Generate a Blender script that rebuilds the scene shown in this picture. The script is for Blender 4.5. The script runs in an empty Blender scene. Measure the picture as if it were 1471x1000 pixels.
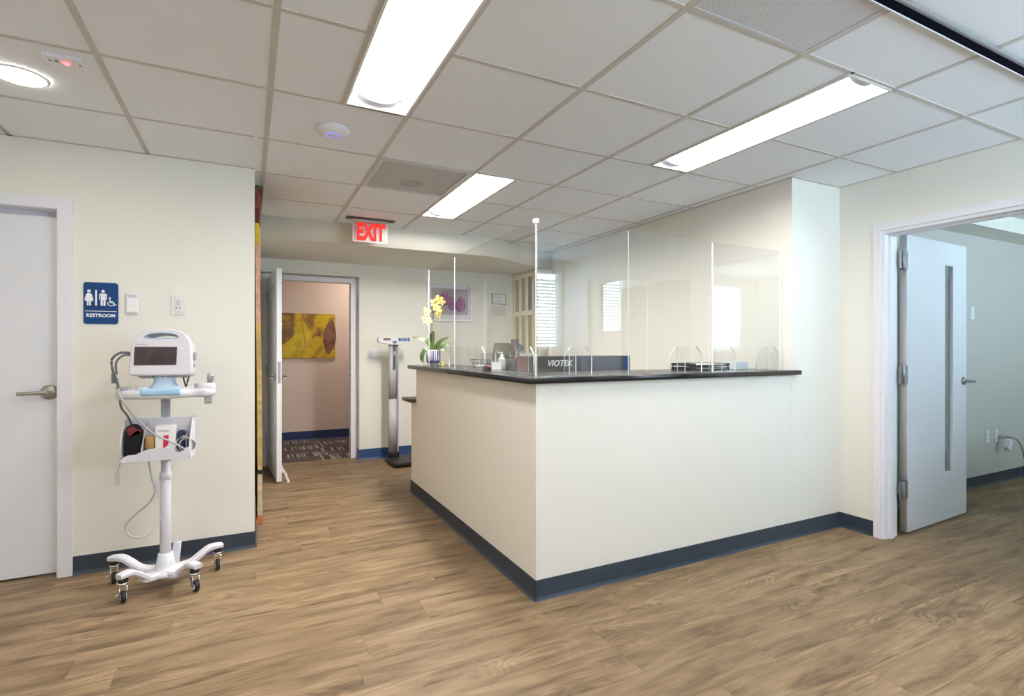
import bpy, bmesh, math, random
from math import sin, cos, pi, radians, atan2
from mathutils import Vector, Matrix
random.seed(7)
SC = bpy.context.scene
COL = SC.collection

# ------------------------------------------------------------------ camera, world, exposure
CAM_H = 1.26
YAW = math.atan((735.5 - 357.0) / 755.0)
cam_d = bpy.data.cameras.new('camera')
cam_d.sensor_width = 36.0
cam_d.lens = 755.0 / 1471.0 * 36.0
cam_d.clip_start = 0.02
cam = bpy.data.objects.new('camera', cam_d)
cam.location = (0, 0, CAM_H)
cam.rotation_euler = (pi / 2, 0, -YAW)
COL.objects.link(cam)
SC.camera = cam
SKY_STRENGTH = 16.5
LAMP = 18.0
SC.view_settings.view_transform = 'Standard'
SC.view_settings.look = 'None'
SC.view_settings.gamma = 1.0
SC.view_settings.use_curve_mapping = False
SC.view_settings.exposure = 0.72
SC.cycles.use_denoising = True
SC.cycles.max_bounces = 12
SC.cycles.diffuse_bounces = 6
SC.cycles.glossy_bounces = 5
SC.cycles.transparent_max_bounces = 24
SC.cycles.sample_clamp_indirect = 6.0
SC.cycles.caustics_reflective = False
SC.cycles.caustics_refractive = False
W = bpy.data.worlds.new('sky')
SC.world = W
W.use_nodes = True
bg = W.node_tree.nodes['Background']
bg.inputs[0].default_value = (0.62, 0.82, 1.0, 1)
bg.inputs[1].default_value = SKY_STRENGTH


def portal(x0, x1, z0, z1, y):
    l = bpy.data.lights.new('window_portal', 'AREA')
    l.shape = 'RECTANGLE'
    l.size, l.size_y = x1 - x0, z1 - z0
    l.cycles.is_portal = True
    o = bpy.data.objects.new('window_portal', l)
    o.location = ((x0 + x1) / 2, y, (z0 + z1) / 2)
    o.rotation_euler = (pi / 2, 0, 0)           # area lights shine along -Z: turn it to +Y
    COL.objects.link(o)


WINDOWS = [(2.0, 3.68, 1.22, 2.27), (3.98, 4.74, 1.22, 2.27), (5.6, 7.2, 1.22, 2.27)]
for w in WINDOWS:
    portal(*w, -1.30)

# ------------------------------------------------------------------ materials
MATS = {}


def mat(name, col, rough=0.5, metal=0.0, emit=None, strength=0.0, bump=None, spec=0.5, coat=0.0, var=None):
    """bump=(scale, strength); var=(scale, amount) mottles the colour a little"""
    m = bpy.data.materials.new(name)
    m.use_nodes = True
    nt = m.node_tree
    b = nt.nodes['Principled BSDF']
    b.inputs['Base Color'].default_value = (*col, 1)
    b.inputs['Roughness'].default_value = rough
    b.inputs['Metallic'].default_value = metal
    b.inputs['Specular IOR Level'].default_value = spec
    b.inputs['Coat Weight'].default_value = coat
    if emit:
        b.inputs['Emission Color'].default_value = (*emit, 1)
        b.inputs['Emission Strength'].default_value = strength
    if bump or var:
        tc = nt.nodes.new('ShaderNodeTexCoord')
    if bump:
        n = nt.nodes.new('ShaderNodeTexNoise')
        n.inputs['Scale'].default_value = bump[0]
        n.inputs['Detail'].default_value = 3
        nt.links.new(tc.outputs['Object'], n.inputs['Vector'])
        bp = nt.nodes.new('ShaderNodeBump')
        bp.inputs['Strength'].default_value = bump[1]
        bp.inputs['Distance'].default_value = 0.002
        nt.links.new(n.outputs['Fac'], bp.inputs['Height'])
        nt.links.new(bp.outputs['Normal'], b.inputs['Normal'])
    if var:
        n = nt.nodes.new('ShaderNodeTexNoise')
        n.inputs['Scale'].default_value = var[0]
        n.inputs['Detail'].default_value = 4
        nt.links.new(tc.outputs['Object'], n.inputs['Vector'])
        mx = nt.nodes.new('ShaderNodeMix')
        mx.data_type = 'RGBA'
        mx.inputs['A'].default_value = (*[c * (1 - var[1]) for c in col], 1)
        mx.inputs['B'].default_value = (*[min(1, c * (1 + var[1])) for c in col], 1)
        nt.links.new(n.outputs['Fac'], mx.inputs['Factor'])
        nt.links.new(mx.outputs['Result'], b.inputs['Base Color'])
    MATS[name] = m
    return m


def ramp(nt, stops, src=None):
    r = nt.nodes.new('ShaderNodeValToRGB')
    e = r.color_ramp.elements
    while len(e) < len(stops):
        e.new(0.5)
    for el, (p, c) in zip(e, stops):
        el.position = p
        el.color = (*c, 1)
    if src:
        nt.links.new(src, r.inputs['Fac'])
    return r


def mat_planks():
    m = mat('oak_vinyl_plank', (0.4, 0.28, 0.17), 0.5, spec=0.25)
    nt = m.node_tree
    b = nt.nodes['Principled BSDF']
    tc = nt.nodes.new('ShaderNodeTexCoord')
    oi = nt.nodes.new('ShaderNodeObjectInfo')
    off = nt.nodes.new('ShaderNodeVectorMath')
    off.operation = 'MULTIPLY_ADD'
    off.inputs[1].default_value = (37.0, 23.0, 51.0)
    nt.links.new(oi.outputs['Random'], off.inputs[0])
    nt.links.new(tc.outputs['Object'], off.inputs[2])

    def noise(scale, size, detail, dist):
        mp = nt.nodes.new('ShaderNodeMapping')
        mp.inputs['Scale'].default_value = scale
        nt.links.new(off.outputs[0], mp.inputs['Vector'])
        n = nt.nodes.new('ShaderNodeTexNoise')
        n.inputs['Scale'].default_value = size
        n.inputs['Detail'].default_value = detail
        n.inputs['Roughness'].default_value = 0.6
        n.inputs['Distortion'].default_value = dist
        nt.links.new(mp.outputs['Vector'], n.inputs['Vector'])
        return n
    broad = noise((2.2, 13.0, 1), 1.0, 10, 0.6)
    r1 = ramp(nt, [(0.28, (0.090, 0.057, 0.032)), (0.43, (0.190, 0.127, 0.072)), (0.56, (0.262, 0.181, 0.104)), (0.74, (0.345, 0.25, 0.152))], broad.outputs['Fac'])
    # cathedral figure: bands of a stretched noise field
    fig = noise((1.3, 6.5, 1), 1.0, 1.5, 0.5)
    mul = nt.nodes.new('ShaderNodeMath'); mul.operation = 'MULTIPLY'; mul.inputs[1].default_value = 120.0
    nt.links.new(fig.outputs['Fac'], mul.inputs[0])
    sn = nt.nodes.new('ShaderNodeMath'); sn.operation = 'SINE'
    nt.links.new(mul.outputs[0], sn.inputs[0])
    fine = noise((6.0, 150.0, 1), 1.0, 4, 0.3)
    mask = noise((0.8, 4.0, 1), 1.3, 2, 0.2)
    mr = ramp(nt, [(0.50, (0, 0, 0)), (0.62, (1, 1, 1))], mask.outputs['Fac'])
    band = nt.nodes.new('ShaderNodeMath'); band.operation = 'MULTIPLY'
    nt.links.new(sn.outputs[0], band.inputs[0]); nt.links.new(mr.outputs['Color'], band.inputs[1])
    fr = nt.nodes.new('ShaderNodeMapRange')
    fr.inputs['From Min'].default_value = 0.3; fr.inputs['From Max'].default_value = 0.7
    fr.inputs['To Min'].default_value = 0.80; fr.inputs['To Max'].default_value = 1.18
    nt.links.new(fine.outputs['Fac'], fr.inputs['Value'])
    ba = nt.nodes.new('ShaderNodeMath'); ba.operation = 'MULTIPLY_ADD'; ba.inputs[1].default_value = 0.20
    nt.links.new(band.outputs[0], ba.inputs[0]); nt.links.new(fr.outputs['Result'], ba.inputs[2])
    pv = nt.nodes.new('ShaderNodeMapRange')
    pv.inputs['To Min'].default_value = 0.94; pv.inputs['To Max'].default_value = 1.06
    nt.links.new(oi.outputs['Random'], pv.inputs['Value'])
    tot = nt.nodes.new('ShaderNodeMath'); tot.operation = 'MULTIPLY'
    nt.links.new(ba.outputs[0], tot.inputs[0]); nt.links.new(pv.outputs['Result'], tot.inputs[1])
    vm = nt.nodes.new('ShaderNodeVectorMath'); vm.operation = 'SCALE'
    nt.links.new(r1.outputs['Color'], vm.inputs[0]); nt.links.new(tot.outputs[0], vm.inputs['Scale'])
    nt.links.new(vm.outputs[0], b.inputs['Base Color'])
    bp = nt.nodes.new('ShaderNodeBump'); bp.inputs['Strength'].default_value = 0.12; bp.inputs['Distance'].default_value = 0.001
    nt.links.new(fine.outputs['Fac'], bp.inputs['Height']); nt.links.new(bp.outputs['Normal'], b.inputs['Normal'])
    rr = nt.nodes.new('ShaderNodeMapRange'); rr.inputs['To Min'].default_value = 0.42; rr.inputs['To Max'].default_value = 0.55
    nt.links.new(broad.outputs['Fac'], rr.inputs['Value']); nt.links.new(rr.outputs['Result'], b.inputs['Roughness'])
    return m


def mat_glass(name, tint, refl=1.9, ior=1.5, haze=0.0):
    """thin clear sheet: transparent with a Fresnel mirror on its outward faces"""
    m = bpy.data.materials.new(name)
    m.use_nodes = True
    nt = m.node_tree
    nt.nodes.clear()
    out = nt.nodes.new('ShaderNodeOutputMaterial')
    tr = nt.nodes.new('ShaderNodeBsdfTransparent'); tr.inputs[0].default_value = (*tint, 1)
    gl = nt.nodes.new('ShaderNodeBsdfGlossy'); gl.inputs['Roughness'].default_value = 0.0
    fr = nt.nodes.new('ShaderNodeFresnel'); fr.inputs['IOR'].default_value = ior
    geo = nt.nodes.new('ShaderNodeNewGeometry')
    inv = nt.nodes.new('ShaderNodeMath'); inv.operation = 'SUBTRACT'; inv.inputs[0].default_value = 1.0
    nt.links.new(geo.outputs['Backfacing'], inv.inputs[1])
    sc = nt.nodes.new('ShaderNodeMath'); sc.operation = 'MULTIPLY'; sc.inputs[1].default_value = refl
    sc.use_clamp = True
    nt.links.new(fr.outputs[0], sc.inputs[0])
    mu = nt.nodes.new('ShaderNodeMath'); mu.operation = 'MULTIPLY'
    nt.links.new(sc.outputs[0], mu.inputs[0]); nt.links.new(inv.outputs[0], mu.inputs[1])
    mx = nt.nodes.new('ShaderNodeMixShader')
    nt.links.new(mu.outputs[0], mx.inputs[0]); nt.links.new(tr.outputs[0], mx.inputs[1]); nt.links.new(gl.outputs[0], mx.inputs[2])
    last = mx
    if haze:
        df = nt.nodes.new('ShaderNodeBsdfDiffuse'); df.inputs[0].default_value = (0.9, 0.93, 0.95, 1)
        m2 = nt.nodes.new('ShaderNodeMixShader'); m2.inputs[0].default_value = haze
        nt.links.new(mx.outputs[0], m2.inputs[1]); nt.links.new(df.outputs[0], m2.inputs[2])
        last = m2
    nt.links.new(last.outputs[0], out.inputs[0])
    MATS[name] = m
    return m


def mat_noise_ramp(name, stops, scale, rough=0.6, detail=4, dist=0.0, stretch=(1, 1, 1)):
    m = mat(name, (0.5, 0.5, 0.5), rough)
    nt = m.node_tree
    tc = nt.nodes.new('ShaderNodeTexCoord')
    mp = nt.nodes.new('ShaderNodeMapping'); mp.inputs['Scale'].default_value = stretch
    n = nt.nodes.new('ShaderNodeTexNoise')
    n.inputs['Scale'].default_value = scale; n.inputs['Detail'].default_value = detail; n.inputs['Distortion'].default_value = dist
    nt.links.new(tc.outputs['Object'], mp.inputs[0]); nt.links.new(mp.outputs[0], n.inputs['Vector'])
    r = ramp(nt, stops, n.outputs['Fac'])
    nt.links.new(r.outputs['Color'], nt.nodes['Principled BSDF'].inputs['Base Color'])
    return m


def mat_stripes(name, axis, scale, a, b, rough=0.95):
    """ragged carpet stripes across one axis"""
    m = mat(name, a, rough)
    nt = m.node_tree
    tc = nt.nodes.new('ShaderNodeTexCoord')
    mp = nt.nodes.new('ShaderNodeMapping')
    mp.inputs['Scale'].default_value = (scale, 0.6, 1) if axis == 0 else (0.6, scale, 1)
    n = nt.nodes.new('ShaderNodeTexNoise'); n.inputs['Scale'].default_value = 1.0; n.inputs['Detail'].default_value = 2
    oi = nt.nodes.new('ShaderNodeObjectInfo')
    ad = nt.nodes.new('ShaderNodeVectorMath'); ad.operation = 'MULTIPLY_ADD'; ad.inputs[1].default_value = (19, 31, 7)
    nt.links.new(oi.outputs['Random'], ad.inputs[0]); nt.links.new(tc.outputs['Object'], mp.inputs[0])
    nt.links.new(mp.outputs[0], ad.inputs[2]); nt.links.new(ad.outputs[0], n.inputs['Vector'])
    r = ramp(nt, [(0.50, a), (0.54, b)], n.outputs['Fac'])
    nt.links.new(r.outputs['Color'], nt.nodes['Principled BSDF'].inputs['Base Color'])
    return m


CREAM = (0.80, 0.788, 0.73)
wall_m = mat('cream_wall_paint', CREAM, 0.75, bump=(260, 0.10), spec=0.25)
hallwall_m = mat('hall_wall_paint', (0.70, 0.60, 0.54), 0.8, bump=(260, 0.1), spec=0.2)
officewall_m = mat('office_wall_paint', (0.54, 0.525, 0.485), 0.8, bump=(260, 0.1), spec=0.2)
beam_m = mat('soffit_paint', (0.78, 0.76, 0.69), 0.8, bump=(260, 0.1), spec=0.2)
trim_m = mat('white_trim_paint', (0.78, 0.78, 0.83), 0.4)
doorw_m = mat('white_door_paint', (0.76, 0.77, 0.82), 0.45)
base_m = mat('slate_blue_rubber', (0.034, 0.050, 0.076), 0.36)
bluebase_m = mat('navy_rubber', (0.015, 0.03, 0.12), 0.45)
plank_m = mat_planks()
seam_m = mat('dark_subfloor', (0.17, 0.11, 0.065), 0.8)
tile_m = mat('mineral_ceiling_tile', (0.83, 0.865, 0.915), 0.95, bump=(420, 0.5), spec=0.1, var=(90, 0.03))
grid_m = mat('ceiling_grid_enamel', (0.58, 0.56, 0.53), 0.75, spec=0.15)
white_m = mat('white_plastic', (0.74, 0.74, 0.78), 0.4)
whiteg_m = mat('gloss_white_enamel', (0.86, 0.86, 0.88), 0.25)
ivory_m = mat('ivory_plastic', (0.74, 0.74, 0.72), 0.4)
grey_m = mat('grey_plastic', (0.36, 0.36, 0.38), 0.45)
lgrey_m = mat('light_grey_plastic', (0.56, 0.57, 0.60), 0.4)
blue_m = mat('pale_blue_plastic', (0.33, 0.55, 0.74), 0.35)
black_m = mat('black_plastic', (0.012, 0.012, 0.014), 0.45)
rubber_m = mat('black_rubber', (0.014, 0.014, 0.016), 0.6)
steel_m = mat('brushed_steel', (0.34, 0.34, 0.35), 0.45, 0.8)
nickel_m = mat('satin_nickel', (0.42, 0.40, 0.37), 0.35, 1.0)
chrome_m = mat('chrome', (0.75, 0.75, 0.77), 0.12, 1.0)
alu_m = mat('aluminium', (0.62, 0.63, 0.65), 0.38, 1.0)
stone_m = mat('black_granite_top', (0.014, 0.014, 0.018), 0.24, spec=0.45, var=(400, 0.35))
walnut_m = mat_noise_ramp('walnut_laminate', [(0.3, (0.045, 0.028, 0.02)), (0.7, (0.10, 0.065, 0.045))], 6, 0.4, 4, 0.5, (12, 1, 12))
sign_m = mat('sign_blue', (0.004, 0.05, 0.19), 0.5, spec=.3)
signw_m = mat('sign_white', (0.85, 0.86, 0.9), 0.5)
screen_m = mat_noise_ramp('dark_monitor_screen', [(0.3, (0.03, 0.018, 0.024)), (0.7, (0.075, 0.05, 0.058))], 14, 0.2)
red_m = mat('red_print', (0.62, 0.02, 0.05), 0.45)
maroon_m = mat('maroon_fabric', (0.16, 0.01, 0.02), 0.7)
darkred_m = mat('dark_red_plastic', (0.14, 0.012, 0.02), 0.35)
kraft_m = mat('kraft_tan', (0.42, 0.25, 0.09), 0.6)
navy_m = mat('navy_fabric', (0.02, 0.03, 0.09), 0.8)
cable_m = mat('grey_cable', (0.40, 0.40, 0.41), 0.5)
dcable_m = mat('dark_grey_cable', (0.10, 0.10, 0.11), 0.5)
paper_m = mat('white_paper', (0.82, 0.82, 0.82), 0.8)
acr_m = mat_glass('clear_acrylic', (0.965, 0.975, 0.97), 2.3, 1.49)
acrs_m = mat_glass('clear_acrylic_side', (0.975, 0.98, 0.975), 1.25, 1.49)
acrc_m = mat_glass('clear_acrylic_guard', (0.99, 0.992, 0.992), 1.1, 1.45)
edge_m = mat('polished_acrylic_edge', (0.88, 0.91, 0.91), 0.2)
glass_m = mat_glass('window_glass', (0.95, 0.97, 0.97), 1.9, 1.5)
visglass_m = mat_glass('door_vision_glass', (0.62, 0.72, 0.72), 1.9, 1.5, 0.12)
slat_m = mat('blind_slat', (0.88, 0.88, 0.88), 0.5)
lens_m = mat('lamp_lens', (0.9, 0.9, 0.9), 0.5, emit=(1.0, 0.96, 0.92), strength=LAMP * 1.35)
lensd_m = mat('lamp_lens_dim', (0.9, 0.9, 0.9), 0.5, emit=(1.0, 0.96, 0.92), strength=LAMP * 0.9)
lamp_m = mat('downlight_lens', (0.9, 0.9, 0.9), 0.5, emit=(1.0, 0.93, 0.82), strength=LAMP * 1.7)
halllens_m = mat('hall_lamp_lens', (0.9, 0.9, 0.9), 0.5, emit=(1.0, 0.84, 0.74), strength=LAMP * 1.35)
lensb_m = mat('lamp_lens_bright', (0.9, 0.9, 0.9), 0.5, emit=(1.0, 0.96, 0.90), strength=LAMP * 4.6)
perf_m = mat('perforated_steel', (0.5, 0.5, 0.52), 0.45)
led_m = mat('red_led', (0.8, 0.05, 0.05), 0.3, emit=(1, 0.05, 0.06), strength=6)
ledb_m = mat('blue_led_ring', (0.2, 0.2, 0.8), 0.3, emit=(0.22, 0.2, 1.0), strength=0.9)
exit_m = mat('exit_red_letters', (0.45, 0.01, 0.01), 0.5, emit=(1.0, 0.045, 0.03), strength=0.55, spec=.1)
mirror_m = mat('exit_mirror_plate', (0.34, 0.32, 0.33), 0.5, 0.2, var=(60, 0.4), spec=.3)


def perf_fix():
    nt = perf_m.node_tree
    b = nt.nodes['Principled BSDF']
    tc = nt.nodes.new('ShaderNodeTexCoord')
    mp = nt.nodes.new('ShaderNodeMapping'); mp.inputs['Scale'].default_value = (140, 140, 140); mp.inputs['Rotation'].default_value = (0, 0, pi / 4)
    v = nt.nodes.new('ShaderNodeTexVoronoi'); v.inputs['Scale'].default_value = 1.0; v.inputs['Randomness'].default_value = 0.0
    nt.links.new(tc.outputs['Object'], mp.inputs[0]); nt.links.new(mp.outputs[0], v.inputs['Vector'])
    r = ramp(nt, [(0.30, (0.10, 0.10, 0.11)), (0.40, (0.66, 0.66, 0.69))], v.outputs['Distance'])
    nt.links.new(r.outputs['Color'], b.inputs['Base Color'])


perf_fix()


# ------------------------------------------------------------------ mesh helpers
def box(bm, x0, x1, y0, y1, z0, z1, bev=0.0, mi=0):
    t = bmesh.new()
    vs = [t.verts.new((x, y, z)) for z in (z0, z1) for y in (y0, y1) for x in (x0, x1)]
    for f in ((0, 2, 3, 1), (4, 5, 7, 6), (0, 1, 5, 4), (2, 6, 7, 3), (0, 4, 6, 2), (1, 3, 7, 5)):
        t.faces.new([vs[i] for i in f])
    if bev:
        bmesh.ops.bevel(t, geom=list(t.edges), offset=bev, segments=2, profile=0.5, affect='EDGES', clamp_overlap=True)
    merge(bm, t, mi)


def merge(bm, t, mi=None, M=None):
    vm = {}
    for v in t.verts:
        vm[v] = bm.verts.new(M @ v.co if M else v.co)
    for f in t.faces:
        try:
            nf = bm.faces.new([vm[v] for v in f.verts])
        except ValueError:
            continue
        nf.material_index = f.material_index if mi is None else mi
        nf.smooth = f.smooth
    t.free()


def lathe(bm, prof, n=24, c=(0, 0, 0), axis='z', mi=0, M=None, smooth=True):
    """prof: list of (r, h) turned about the axis through c"""
    t = bmesh.new()
    rings = []
    for r, h in prof:
        if r < 1e-6:
            rings.append([t.verts.new((0, 0, h))])
        else:
            rings.append([t.verts.new((r * cos(2 * pi * i / n), r * sin(2 * pi * i / n), h)) for i in range(n)])
    for a, b in zip(rings, rings[1:]):
        for i in range(n):
            j = (i + 1) % n
            if len(a) == 1 and len(b) == 1:
                continue
            if len(a) == 1:
                f = t.faces.new((a[0], b[j], b[i])) if True else None
            elif len(b) == 1:
                f = t.faces.new((a[i], a[j], b[0]))
            else:
                f = t.faces.new((a[i], a[j], b[j], b[i]))
            f.smooth = smooth
    R = Matrix.Identity(4)
    if axis == 'x':
        R = Matrix.Rotation(pi / 2, 4, 'Y')
    elif axis == 'y':
        R = Matrix.Rotation(pi / 2, 4, 'X')       # profile height runs to -y
    T = Matrix.Translation(c) @ R
    if M:
        T = M @ T
    merge(bm, t, mi, T)


def cyl(bm, r, h0, h1, c=(0, 0, 0), axis='z', n=20, mi=0, bev=0.0):
    b = bev
    p = [(0, h0), (r - b, h0), (r, h0 + b), (r, h1 - b), (r - b, h1), (0, h1)] if b else [(0, h0), (r, h0), (r, h0), (r, h1), (r, h1), (0, h1)]
    lathe(bm, p, n, c, axis, mi)


def smooth_path(pts, k=6):
    P = [Vector(p) for p in pts]
    if len(P) < 3:
        return P
    out = []
    for i in range(len(P) - 1):
        p0 = P[max(i - 1, 0)]; p1 = P[i]; p2 = P[i + 1]; p3 = P[min(i + 2, len(P) - 1)]
        for s in range(k):
            t = s / k
            out.append(0.5 * ((2 * p1) + (p2 - p0) * t + (2 * p0 - 5 * p1 + 4 * p2 - p3) * t * t + (3 * p1 - p0 - 3 * p2 + p3) * t ** 3))
    out.append(P[-1])
    return out


def tube(bm, pts, r, n=8, k=6, mi=0, sm=True):
    P = smooth_path(pts, k) if sm else [Vector(p) for p in pts]
    sweep(bm, P, [[(r * cos(2 * pi * i / n), r * sin(2 * pi * i / n)) for i in range(n)]] * len(P), mi, True)


def sweep(bm, P, secs, mi=0, smooth=False, up=Vector((0, 0, 1))):
    """carry a closed section (list of (side, up) offsets) along P"""
    rings = []
    for i, p in enumerate(P):
        d = (P[min(i + 1, len(P) - 1)] - P[max(i - 1, 0)]).normalized()
        u = up
        if abs(d.dot(u)) > 0.97:
            u = Vector((0, 1, 0))
        s = d.cross(u).normalized()
        v = s.cross(d).normalized()
        rings.append([bm.verts.new(p + s * a + v * b) for a, b in secs[i]])
    n = len(secs[0])
    for A, B in zip(rings, rings[1:]):
        for i in range(n):
            j = (i + 1) % n
            f = bm.faces.new((A[i], A[j], B[j], B[i])); f.smooth = smooth; f.material_index = mi
    for r, rev in ((rings[0], True), (rings[-1], False)):
        f = bm.faces.new(list(reversed(r)) if rev else r); f.material_index = mi


def bar(bm, P, w, h, mi=0):
    P = [Vector(p) for p in P]
    s = [(-w / 2, -h / 2), (w / 2, -h / 2), (w / 2, h / 2), (-w / 2, h / 2)]
    sweep(bm, P, [s] * len(P), mi)


def curve_mesh(cd):
    o = bpy.data.objects.new('tmp', cd)
    COL.objects.link(o)
    dg = bpy.context.evaluated_depsgraph_get()
    me = bpy.data.meshes.new_from_object(o.evaluated_get(dg))
    bpy.data.objects.remove(o)
    bpy.data.curves.remove(cd)
    return me


def plate(bm, loops, d0, d1, bev=0.0, plane='xz', mi=0, M=None):
    """flat outline (outer loop, then holes) with thickness d0..d1 along the plane's normal axis"""
    cd = bpy.data.curves.new('c', 'CURVE')
    cd.dimensions = '2D'; cd.fill_mode = 'BOTH'
    cd.extrude = max((d1 - d0) / 2 - bev, 0.00001); cd.bevel_depth = bev; cd.bevel_resolution = 1
    if bev:
        cd.offset = -bev
    for L in loops:
        s = cd.splines.new('POLY'); s.points.add(len(L) - 1)
        for p, (a, b) in zip(s.points, L):
            p.co = (a, b, 0, 1)
        s.use_cyclic_u = True
    me = curve_mesh(cd)
    t = bmesh.new(); t.from_mesh(me); bpy.data.meshes.remove(me)
    bmesh.ops.remove_doubles(t, verts=list(t.verts), dist=1e-6)
    mid = (d0 + d1) / 2
    if plane == 'xz':
        T = Matrix(((1, 0, 0, 0), (0, 0, -1, mid), (0, 1, 0, 0), (0, 0, 0, 1)))
    elif plane == 'yz':
        T = Matrix(((0, 0, 1, mid), (1, 0, 0, 0), (0, 1, 0, 0), (0, 0, 0, 1)))
    else:
        T = Matrix.Translation((0, 0, mid))
    merge(bm, t, mi, (M @ T) if M else T)


def rrect(x0, x1, y0, y1, r, n=5):
    out = []
    for cx, cy, a0 in ((x1 - r, y1 - r, 0), (x0 + r, y1 - r, pi / 2), (x0 + r, y0 + r, pi), (x1 - r, y0 + r, 1.5 * pi)):
        for i in range(n + 1):
            a = a0 + pi / 2 * i / n
            out.append((cx + r * cos(a), cy + r * sin(a)))
    return out


def ellipse(cx, cy, a, b, n=24, t0=0.0, t1=2 * pi):
    return [(cx + a * cos(t0 + (t1 - t0) * i / n), cy + b * sin(t0 + (t1 - t0) * i / n)) for i in range(n)]


def text(bm, s, size, cx, cz, y, mi=0, bold=0.0, sx=1.0, shear=0.0, depth=0.0003, plane='xz', M=None, align='CENTER'):
    cd = bpy.data.curves.new('t', 'FONT')
    cd.body = s; cd.size = size; cd.align_x = align; cd.align_y = 'CENTER'; cd.offset = bold; cd.extrude = depth; cd.shear = shear
    cd.resolution_u = 3
    me = curve_mesh(cd)
    t = bmesh.new(); t.from_mesh(me); bpy.data.meshes.remove(me)
    T = Matrix.Translation((cx, y, cz)) @ Matrix(((sx, 0, 0, 0), (0, 0, -1, 0), (0, 1, 0, 0), (0, 0, 0, 1)))
    if M:
        T = M @ T
    merge(bm, t, mi, T)


def obj(name, bm, mats, parent=None, loc=None, rot=None):
    me = bpy.data.meshes.new(name)
    bmesh.ops.recalc_face_normals(bm, faces=list(bm.faces))
    bm.to_mesh(me); bm.free()
    for m in (mats if isinstance(mats, (list, tuple)) else [mats]):
        me.materials.append(m)
    o = bpy.data.objects.new(name, me)
    COL.objects.link(o)
    if parent:
        o.parent = parent
    if loc is not None:
        o.location = loc
    if rot is not None:
        o.rotation_euler = rot
    return o


def link(name, me, parent, loc, rot=(0, 0, 0)):
    o = bpy.data.objects.new(name, me)
    COL.objects.link(o); o.parent = parent; o.location = loc; o.rotation_euler = rot
    return o


def tag(o, label, cat, group=None, kind=None):
    o['label'] = label; o['category'] = cat
    if group:
        o['group'] = group
    if kind:
        o['kind'] = kind
    return o


def thing(name, label, cat, loc=(0, 0, 0), rz=0.0, group=None, kind=None):
    o = bpy.data.objects.new(name, None)
    o.empty_display_size = 0.1
    COL.objects.link(o)
    o.location = loc; o.rotation_euler = (0, 0, rz)
    return tag(o, label, cat, group, kind)


def NB():
    return bmesh.new()


def pbox(name, m, parent, *d, bev=0.0):
    b = NB(); box(b, *d, bev=bev)
    return obj(name, b, m, parent)


def structure(name, label, cat, m, boxes, bev=0.0):
    b = NB()
    for d in boxes:
        box(b, *d, bev=bev)
    return tag(obj(name, b, m), label, cat, kind='structure')


# ------------------------------------------------------------------ main dimensions (metres, camera at the origin)
CEIL = 2.39
YC = 3.70          # wall with the restroom door
XE = 0.035         # its free end
YF = 2.286         # counter front
XS = 1.28          # counter side
XR = 3.226         # reception right wall
XW = 3.74          # wall with the office doorway
YX = 6.07          # wall with the exit door
YO = 2.365         # office back wall
YB = -1.25         # window wall behind the camera
XL = -2.0

# ------------------------------------------------------------------ floor
fl = tag(obj('floor', (lambda b: (box(b, XL - .1, 7.7, YB - .1, 6.25, -0.06, -0.006), b)[1])(NB()), seam_m),
         'oak-look plank floor running through the whole clinic lobby', 'floor', kind='structure')
PW, PL = 0.19, 1.22


def frustum(x, y, mar=90):
    d = sin(YAW) * x + cos(YAW) * y
    if d < 0.3:
        return None
    px = 735.5 + 755 * (cos(YAW) * x - sin(YAW) * y) / d
    py = 500 + 755 * CAM_H / d
    return px, py, d


def seen(x0, x1, y0, y1):
    for i in range(7):
        for yy in (y0, y1):
            x = x0 + (x1 - x0) * i / 6
            q = frustum(x, yy)
            if q and -10 < q[0] < 1481 and q[1] < 1012:
                if x > XS + .1 and yy > YF + .1 and x < XR:
                    continue
                if x > XR and yy > YO + .05:
                    continue
                if x < XE and yy > YC + .05:
                    continue
                return True
    return False


b = NB(); box(b, 0.0003, PL - 0.0003, 0.0003, PW - 0.0003, -0.006, 0.0)
bmesh.ops.bevel(b, geom=[e for e in b.edges if min(v.co.z for v in e.verts) > -0.001], offset=0.0004, segments=1, affect='EDGES')
plank_me = bpy.data.meshes.new('plank'); bmesh.ops.recalc_face_normals(b, faces=list(b.faces)); b.to_mesh(plank_me); b.free(); plank_me.materials.append(plank_m)
rest = NB()
random.seed(21)
row = 0
y = YB
while y < 6.24:
    x = XL - (0.13 + 0.37 * row % 1.0) * PL if row % 3 else XL - 0.61
    x = XL - random.random() * PL
    y1 = min(y + PW, 6.25)
    while x < 7.6:
        full = y1 - y > PW - 1e-4
        if seen(max(x, XL), min(x + PL, 7.6), y, y1):
            if full:
                link('plank', plank_me, fl, (x, y, 0))
            else:
                bb = NB(); box(bb, 0.0003, PL - 0.0003, 0.0003, y1 - y, -0.006, 0); obj('plank', bb, plank_m, fl, (x, y, 0))
        else:
            box(rest, x + .0003, x + PL - .0003, y + .0003, y1 - .0003, -0.006, 0)
        x += PL
    y += PW
    row += 1
rp = obj('plank_field', rest, plank_m, fl); rp['kind'] = 'stuff'

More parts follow.
